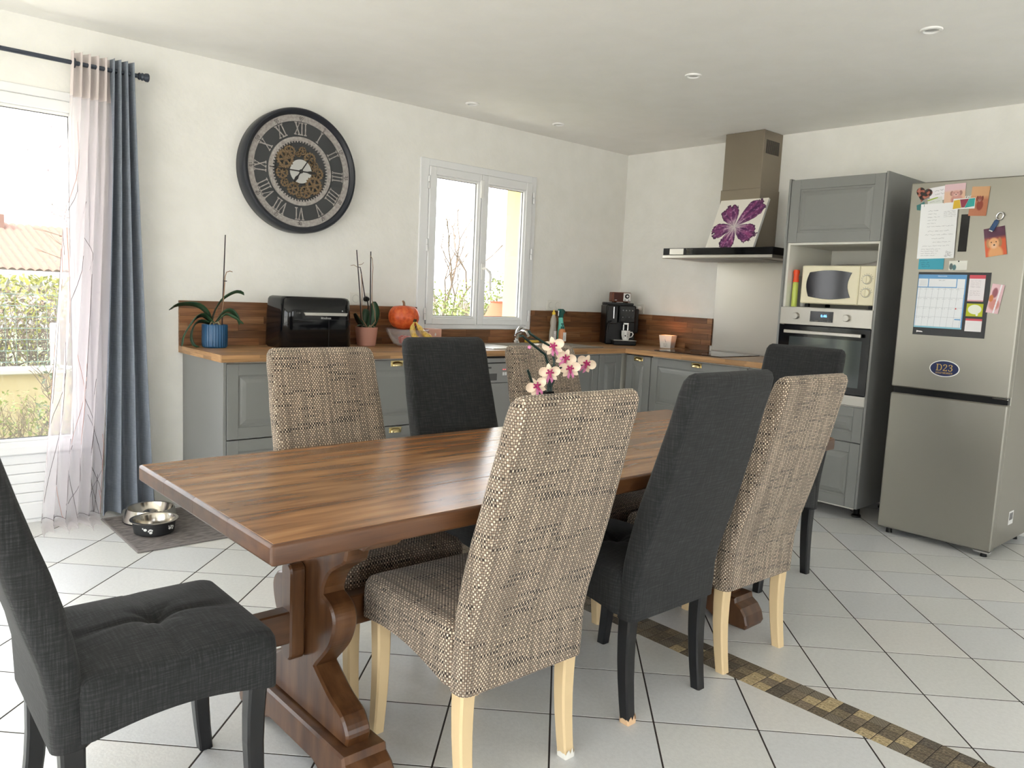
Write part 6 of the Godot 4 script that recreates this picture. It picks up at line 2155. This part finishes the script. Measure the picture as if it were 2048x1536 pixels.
	part(turned([Vector2(0, 0.114), Vector2(0.013, 0.114), Vector2(0.013, 0.13), Vector2(0.005, 0.133), Vector2(0.005, 0.145), Vector2(0.012, 0.146), Vector2(0.012, 0.156), Vector2(0, 0.157)], 14), "pump", M.teal_dark, hs)
	label_patch(hs, 0.034, 0.07, Vector3(0, 0.05, 0.0285))
	var sg_ := S()
	bx(sg_, Vector3(-0.055, 0, -0.03), Vector3(0.055, 0.022, 0.03), 0.006)
	var spn := thing("sponge", "yellow dish sponge lying behind the tap on sink rim", "sponge", Vector3(-1.13, 0.917, 0.105))
	part(sg_, "foam", M.sponge, spn)
	part(box(Vector3(-0.055, 0.0225, -0.03), Vector3(0.055, 0.029, 0.03), 0.002), "scourer", M.grey_dark, spn)
	coffee_corner(Y)
	# candle
	var c := thing("candle", "lit candle in a square white jar beside the hob", "candle", Vector3(-0.135, Y, 0.655), 0.25)
	var outer0 := [Vector3(-0.043, 0, 0.043), Vector3(0.043, 0, 0.043), Vector3(0.043, 0, -0.043), Vector3(-0.043, 0, -0.043)]
	var outer1 := [Vector3(-0.055, 0.102, 0.055), Vector3(0.055, 0.102, 0.055), Vector3(0.055, 0.102, -0.055), Vector3(-0.055, 0.102, -0.055)]
	var inner1 := [Vector3(-0.0525, 0.102, 0.0525), Vector3(0.0525, 0.102, 0.0525), Vector3(0.0525, 0.102, -0.0525), Vector3(-0.0525, 0.102, -0.0525)]
	var inner0 := [Vector3(-0.0455, 0.05, 0.0455), Vector3(0.0455, 0.05, 0.0455), Vector3(0.0455, 0.05, -0.0455), Vector3(-0.0455, 0.05, -0.0455)]
	var js := S()
	loft(js, [outer0, outer1], false, false)
	loft(js, [outer1, inner1], false, false)
	loft(js, [inner1, inner0], false, false)
	quad(js, outer0[3], outer0[2], outer0[1], outer0[0])
	part(js, "jar", M.candle_glass, c)
	part(box(Vector3(-0.043, 0.004, -0.043), Vector3(0.043, 0.056, 0.043), 0.001), "wax", M.wax, c)
	part(rod(Vector3(0, 0.055, 0), Vector3(0.001, 0.064, 0), 0.0012, 6), "wick", M.black, c)
	part(turned([Vector2(0, 0.062), Vector2(0.004, 0.067), Vector2(0.0045, 0.072), Vector2(0.002, 0.082), Vector2(0, 0.088)], 10), "flame", M.flame, c)
	var lamp := OmniLight3D.new()
	lamp.name = "candle_light"
	lamp.light_color = Color(1.0, 0.62, 0.28)
	lamp.light_energy = 0.0008
	lamp.light_size = 0.005
	lamp.omni_range = 12.0
	lamp.omni_attenuation = 2.0
	lamp.shadow_enabled = true
	c.add_child(lamp)
	lamp.position = Vector3(0, 0.075, 0)
	var pm := S()
	var wx := Transform3D(Basis(Vector3.UP, -PI / 2) * Basis(Vector3.RIGHT, atan(0.012 / 0.102)), Vector3(-0.0432, 0.0, 0.0))
	for q in [[-0.014, 0.012, 0.014, 0.0135], [-0.014, 0.0345, 0.014, 0.036], [-0.014, 0.012, -0.0125, 0.036], [0.0125, 0.012, 0.014, 0.036], [-0.004, 0.014, 0.004, 0.019], [-0.008, 0.026, 0.008, 0.028]]:
		bx(pm, Vector3(q[0], q[1], 0), Vector3(q[2], q[3], 0.0006), 0.0, wx)
	prism(pm, PackedVector2Array([Vector2(-0.006, 0.078), Vector2(-0.003, 0.060), Vector2(0.002, 0.046), Vector2(0.006, 0.044), Vector2(0.004, 0.056), Vector2(-0.001, 0.066)]), 0.0006, wx)
	part(pm, "printed_mark", M.grey_plastic, c)

func label_patch(parent: Node3D, w: float, h: float, at: Vector3) -> void:
	var st := S()
	bx(st, Vector3(-w / 2, -h / 2, 0), Vector3(w / 2, h / 2, 0.0008), 0.0)
	var o := part(st, "label", M.paper, parent, at)
	var tx := S()
	for k in 5:
		bx(tx, Vector3(-w * 0.36, -h * 0.36 + k * h * 0.11, 0.0008), Vector3(w * (0.1 + 0.06 * ((k * 3) % 4)), -h * 0.33 + k * h * 0.11, 0.0011))
	part(tx, "print", M.grey_plastic, o)

func coffee_corner(Y: float) -> void:
	var turn := -0.66            # stands across the corner
	var at := Vector3(-0.305, Y, 0.285)
	var c := thing("coffee_machine", "black bean-to-cup coffee machine standing in the worktop corner", "coffee machine", at, turn)
	part(box(Vector3(-0.125, 0.0, -0.24), Vector3(0.125, 0.325, 0.02), 0.010), "body", M.black, c)
	part(box(Vector3(-0.120, 0.325, -0.23), Vector3(0.105, 0.345, 0.0), 0.004), "bean_lid", M.black_matt, c)
	var hd := part(box(Vector3(-0.030, 0.185, 0.02), Vector3(0.105, 0.325, 0.085), 0.006), "brew_head", M.black, c)
	part(box(Vector3(-0.120, 0.17, 0.02), Vector3(-0.034, 0.318, 0.06), 0.006), "steam_housing", M.black_matt, c)
	part(box(Vector3(-0.022, 0.195, 0.0845), Vector3(0.098, 0.318, 0.087), 0.001), "touch_panel", M.black_gloss, hd)
	for r in 2:
		for k in 4:
			var ic := S()
			prism(ic, disc_poly(0.0055, 8), 0.0006, Transform3D(Basis(), Vector3(0.002 + k * 0.026, 0.285 - r * 0.055, 0.087)))
			part(ic, "touch_icon", M.grey_dark if r == 1 else M.grey_plastic, hd)
	var spt := S()
	bx(spt, Vector3(0.012, 0.168, 0.045), Vector3(0.058, 0.186, 0.078), 0.004)
	part(spt, "spout_block", M.chrome, c)
	for x in [0.010, 0.046]:
		part(box(Vector3(x, 0.115, 0.040), Vector3(x + 0.013, 0.170, 0.066), 0.002), "spout", M.chrome, c)
	var wd := S()
	tube(wd, [Vector3(-0.07, 0.31, 0.066), Vector3(-0.07, 0.215, 0.066)], 0.006, 8)
	part(wd, "steam_knob", M.chrome, c)
	var wn := S()
	tube(wn, [Vector3(-0.085, 0.195, 0.05), Vector3(-0.105, 0.185, 0.075), Vector3(-0.118, 0.16, 0.095), Vector3(-0.126, 0.10, 0.10)], [0.006, 0.007, 0.008, 0.007], 10)
	part(wn, "steam_wand", M.black_matt, c)
	part(box(Vector3(-0.070, 0.002, 0.02), Vector3(0.115, 0.038, 0.125), 0.004), "drip_tray", M.black, c)
	part(box(Vector3(-0.074, 0.038, 0.02), Vector3(0.119, 0.043, 0.129), 0.001), "tray_grid", M.steel, c)
	part(box(Vector3(0.110, 0.10, -0.22), Vector3(0.160, 0.30, -0.03), 0.006), "water_tank", M.black_matt, c)
	var here := spin(turn, at)
	# mug
	var m := thing("mug", "white mug with black print under the coffee machine spouts", "mug", here * Vector3(0.034, 0.0435, 0.085), turn)
	part(turned([Vector2(0, 0), Vector2(0.024, 0.0), Vector2(0.028, 0.008), Vector2(0.035, 0.04), Vector2(0.036, 0.076), Vector2(0.033, 0.076), Vector2(0.031, 0.04), Vector2(0.024, 0.01), Vector2(0, 0.008)], 28), "cup", M.white_plastic, m)
	var hn := S()
	tube(hn, [Vector3(0.032, 0.062, 0), Vector3(0.052, 0.066, 0), Vector3(0.062, 0.050, 0), Vector3(0.052, 0.028, 0), Vector3(0.029, 0.022, 0)], 0.0045, 8)
	part(hn, "handle", M.white_plastic, m)
	var pr := S()
	for k in 6:
		bx(pr, Vector3(0.002, 0.02 + k * 0.008, 0.0335), Vector3(0.016, 0.022 + k * 0.008, 0.0362))
		bx(pr, Vector3(-0.024, 0.02 + k * 0.008, 0.0262), Vector3(-0.017 - 0.002 * (k % 2), 0.022 + k * 0.008, 0.031))
	ball(pr, Vector3(-0.009, 0.036, 0.0325), Vector3(0.0065, 0.0075, 0.003), 8)
	part(pr, "print", M.ink, m)
	# radio
	var r := thing("radio", "small brown wooden radio with white dial atop the coffee machine", "radio", here * Vector3(0.0, 0.3455, -0.07), turn + 0.12)
	part(box(Vector3(-0.083, 0.006, -0.04), Vector3(0.083, 0.086, 0.04), 0.006), "case", M.walnut_case, r)
	part(box(Vector3(-0.066, 0.013, 0.0385), Vector3(0.014, 0.080, 0.0412), 0.001), "grille", M.grille, r)
	part(box(Vector3(0.016, 0.013, 0.0385), Vector3(0.078, 0.080, 0.0415), 0.001), "dial_plate", M.white_plastic, r)
	var dl := S()
	lathe(dl, [Vector2(0.019, 0), Vector2(0.019, 0.004), Vector2(0.010, 0.005), Vector2(0.010, 0.010), Vector2(0, 0.011)], 22, Transform3D(Basis(Vector3.RIGHT, PI / 2), Vector3(0.047, 0.054, 0.041)))
	part(dl, "tuning_dial", M.black, r)
	var db := S()
	lathe(db, [Vector2(0.009, 0), Vector2(0.009, 0.003), Vector2(0, 0.0035)], 16, Transform3D(Basis(Vector3.RIGHT, PI / 2), Vector3(0.047, 0.054, 0.0495)))
	part(db, "dial_cap", M.white_plastic, r)
	for x in [0.030, 0.062]:
		var kn := S()
		lathe(kn, [Vector2(0.006, 0), Vector2(0.006, 0.003), Vector2(0, 0.0035)], 12, Transform3D(Basis(Vector3.RIGHT, PI / 2), Vector3(x, 0.023, 0.041)))
		part(kn, "knob", M.grey_plastic, r)
	part(box(Vector3(-0.058, 0.018, 0.041), Vector3(-0.040, 0.023, 0.0417)), "maker_mark", M.clock_disc, r)
	for x in [-0.05, 0.05]:
		part(box(Vector3(x - 0.012, 0, -0.03), Vector3(x + 0.012, 0.007, 0.03), 0.001), "foot", M.black, r)

# ---------------------------------------------------------------- dog bowls
func paw(parent: Node3D, r: float, h: float, a: float, tilt: float, s: float) -> void:   # print on the outside of the bowl
	var st := S()
	for q in [[0.0, -0.004, 0.0085, 0.007], [-0.0095, 0.006, 0.0036, 0.005], [-0.0035, 0.011, 0.0036, 0.0052], [0.0038, 0.011, 0.0036, 0.0052], [0.0098, 0.006, 0.0036, 0.005]]:
		var v := Vector2(q[0], q[1]).rotated(tilt) * s
		var an := a - v.x / r
		var basis := Basis(Vector3.UP, PI / 2 - an)
		var o := Vector3(cos(an) * r, h + v.y, sin(an) * r)
		ball(st, o, Vector3.ONE, 8) if false else lathe(st, [Vector2(0, -0.0006), Vector2(1, -0.0004), Vector2(1, 0.0009), Vector2(0, 0.0012)], 10, Transform3D(basis, o) * Transform3D(Basis(Vector3.RIGHT, PI / 2), Vector3.ZERO) * Transform3D(Basis.from_scale(Vector3(q[2] * s, 1, q[3] * s)), Vector3.ZERO))
	part(st, "paw_print", M.paper, parent)

func floor_things() -> void:
	var rows := []
	for j in 33:
		var row := []
		for i in 25:
			var x := -4.215 + 0.44 * i / 24
			var z := 0.155 + 0.635 * j / 32
			row.append(Vector3(x, 0.007 + 0.0018 * sin(j * 1.9 + 0.6 * sin(i * 0.7)), z))
		rows.append(row)
	var st := S()
	sheet(st, rows)
	bx(st, Vector3(-4.214, 0.0008, 0.156), Vector3(-3.776, 0.005, 0.789))
	var m := thing("feeding_mat", "crinkled grey fabric mat under the dog bowls", "mat")
	part(st, "cloth", M.mat_cloth, m)
	var hm := S()
	ring_boxes_flat(hm, -4.218, -3.772, 0.152, 0.793, -4.206, -3.784, 0.164, 0.781, 0.001, 0.0095)
	part(hm, "hem", mt("hem_grey", rgb(128, 122, 120), 0.9), m)
	var b := thing("dog_bowl", "black dog bowl with white paw prints and steel inside", "bowl", Vector3(-4.062, 0.0102, 0.522))
	part(turned([Vector2(0, 0.0), Vector2(0.088, 0.0), Vector2(0.094, 0.004), Vector2(0.102, 0.062), Vector2(0.100, 0.066), Vector2(0.098, 0.060), Vector2(0.09, 0.008), Vector2(0, 0.008)], 48), "shell", M.black_matt, b)
	part(turned([Vector2(0.101, 0.062), Vector2(0.113, 0.065), Vector2(0.114, 0.068), Vector2(0.100, 0.069), Vector2(0.094, 0.060), Vector2(0.086, 0.016), Vector2(0, 0.012)], 48), "steel_lining", M.bowl_steel, b)
	for q in [[2.30, 0.040, 0.3, 1.0], [2.03, 0.026, 0.2, 0.9], [1.05, 0.036, -0.3, 1.0], [0.86, 0.030, -0.2, 0.8]]:
		paw(b, 0.0985, q[1], q[0], q[2], q[3])
	var s := thing("slow_feeder_bowl", "flared stainless steel dog bowl with raised centre near curtain", "bowl", Vector3(-4.012, 0.0102, 0.295))
	part(turned([Vector2(0.132, 0.0), Vector2(0.136, 0.003), Vector2(0.127, 0.03), Vector2(0.118, 0.062), Vector2(0.116, 0.067), Vector2(0.110, 0.064), Vector2(0.100, 0.03), Vector2(0.088, 0.014), Vector2(0.055, 0.012), Vector2(0.045, 0.022), Vector2(0.034, 0.045), Vector2(0.020, 0.052), Vector2(0, 0.053)], 48), "steel_shell", M.bowl_steel, s)
	part(turned([Vector2(0.124, 0.0), Vector2(0.135, 0.0), Vector2(0.137, 0.004), Vector2(0.132, 0.007)], 40), "rubber_ring", M.black, s)

# ---------------------------------------------------------------- toy-brick orchid on the table
func brick_orchid() -> void:
	var o := thing("brick_orchid", "toy-brick orchid with cream and magenta flowers on the table", "plant", Vector3(-3.41, 0.7605, 2.655))
	part(turned([Vector2(0, 0), Vector2(0.040, 0.0), Vector2(0.046, 0.01), Vector2(0.052, 0.06), Vector2(0.048, 0.066), Vector2(0.044, 0.058), Vector2(0, 0.056)], 12), "pot", M.blue_glaze, o)
	for a in [[0.12, 0.03, 0.05], [-0.12, 0.03, 0.04], [0.04, 0.05, 0.11], [-0.03, 0.06, -0.10]]:
		var st := S()
		leaf_blade(st, [Vector3(0, 0.056, 0), Vector3(a[0] * 0.5, 0.056 + a[1] * 1.4, a[2] * 0.5), Vector3(a[0], 0.056 + a[1], a[2])], 0.024, Vector3(0, 1, 0).cross(Vector3(a[0], 0, a[2])).normalized())
		part(st, "leaf", M.stem_green, o)
	var base := Vector3(-3.41, 0.7605, 2.655)
	var stems := [
		[Vector3(-3.412, 0.82, 2.65), Vector3(-3.408, 0.97, 2.65), Vector3(-3.405, 1.03, 2.65), Vector3(-3.43, 1.085, 2.65), Vector3(-3.505, 1.128, 2.65), Vector3(-3.540, 1.150, 2.65), Vector3(-3.550, 1.148, 2.65)],
		[Vector3(-3.400, 0.82, 2.66), Vector3(-3.395, 0.98, 2.65), Vector3(-3.380, 1.06, 2.645), Vector3(-3.395, 1.112, 2.64), Vector3(-3.440, 1.130, 2.64), Vector3(-3.496, 1.156, 2.64), Vector3(-3.504, 1.166, 2.64)],
		[Vector3(-3.398, 0.97, 2.65), Vector3(-3.36, 1.035, 2.65), Vector3(-3.30, 1.055, 2.645), Vector3(-3.235, 1.045, 2.64), Vector3(-3.195, 1.042, 2.64)],
		[Vector3(-3.412, 0.90, 2.65), Vector3(-3.45, 0.95, 2.65), Vector3(-3.485, 0.99, 2.65), Vector3(-3.508, 1.035, 2.65)]]
	for s in stems:
		var st := S()
		var pts := []
		for p in s:
			pts.append(p - base)
		tube(st, pts, 0.0045, 8)
		part(st, "stem", M.stem_green, o)
	part(box(Vector3(-3.424, 0.945, 2.64) - base, Vector3(-3.386, 0.958, 2.66) - base, 0.002), "clip", M.black, o)
	for f in [[Vector3(-3.398, 1.112, 2.655), 0.25, -0.1], [Vector3(-3.341, 1.070, 2.66), -0.35, 0.2], [Vector3(-3.331, 1.034, 2.675), 0.15, 0.0], [Vector3(-3.424, 1.022, 2.67), 0.1, 0.2], [Vector3(-3.230, 1.048, 2.655), -0.4, 0.35], [Vector3(-3.476, 0.978, 2.665), 0.5, 0.25]]:
		var n := Node3D.new()
		n.name = "flower"
		o.add_child(n, true)
		var outward: Vector3 = (Vector3(-4.9, 1.2, 4.4) - f[0]).normalized()
		n.basis = Basis.looking_at(-outward, Vector3.UP) * Basis(Vector3.BACK, f[1]) * Basis(Vector3.UP, f[2])
		n.position = f[0] - base
		n.scale = Vector3.ONE * 1.15
		for p in [[0.018, 0.006, 0.016, 0.0145], [-0.018, 0.006, 0.016, 0.0145]]:     # two broad round petals, hollowed
			var st := S()
			var rows := []
			for j in 6:
				var row := []
				for i in 15:
					var a := TAU * i / 14
					var r := j / 5.0
					row.append(Vector3(p[0] + p[2] * r * cos(a), p[1] + p[3] * r * sin(a), -0.004 + 0.005 * r * r))
				rows.append(row)
			sheet(st, rows)
			var back := []
			for j in 6:
				var row := []
				for i in 15:
					var q: Vector3 = rows[j][14 - i]
					row.append(q - Vector3(0, 0, 0.0022 * (1.0 if j < 5 else 0.3)))
				back.append(row)
			sheet(st, back)
			part(st, "petal", M.petal, n)
		for a in [PI / 2, PI * 1.22, PI * 1.78]:              # three pointed sepals
			var st := S()
			prism(st, PackedVector2Array([Vector2(0.004, -0.005), Vector2(0.016, -0.009), Vector2(0.026, -0.005), Vector2(0.031, 0.0), Vector2(0.026, 0.005), Vector2(0.016, 0.009), Vector2(0.004, 0.005)]), 0.0022, Transform3D(Basis(Vector3.BACK, a), Vector3(0, 0, -0.009)), 0.0006)
			part(st, "sepal", M.petal, n)
		var lip := S()
		prism(lip, PackedVector2Array([Vector2(-0.004, 0.0), Vector2(-0.011, -0.022), Vector2(-0.006, -0.030), Vector2(0, -0.012), Vector2(0.006, -0.030), Vector2(0.011, -0.022), Vector2(0.004, 0.0)]), 0.005, Transform3D(Basis(Vector3.RIGHT, 0.35), Vector3(0, 0, 0.0)), 0.0008)
		part(lip, "lip", M.pink, n)
		var co := S()
		bx(co, Vector3(-0.004, -0.006, -0.002), Vector3(0.004, 0.008, 0.008), 0.002)
		tube(co, [Vector3(-0.012, 0.002, 0.004), Vector3(0.012, 0.002, 0.004)], 0.0028, 6)
		tube(co, [Vector3(0, 0, 0.005), Vector3(-0.007, 0.012, 0.006)], 0.0025, 6)
		tube(co, [Vector3(0, 0, 0.005), Vector3(0.007, 0.012, 0.006)], 0.0025, 6)
		tube(co, [Vector3(0, 0, 0.005), Vector3(0, -0.012, 0.009)], 0.003, 6)
		part(co, "column", M.magenta, n)
	for p in [Vector3(-3.515, 1.112, 2.66), Vector3(-3.372, 1.072, 2.67)]:
		var st := S()
		ball(st, p - base, Vector3.ONE * 0.006, 10)
		part(st, "bud", M.pink, o)
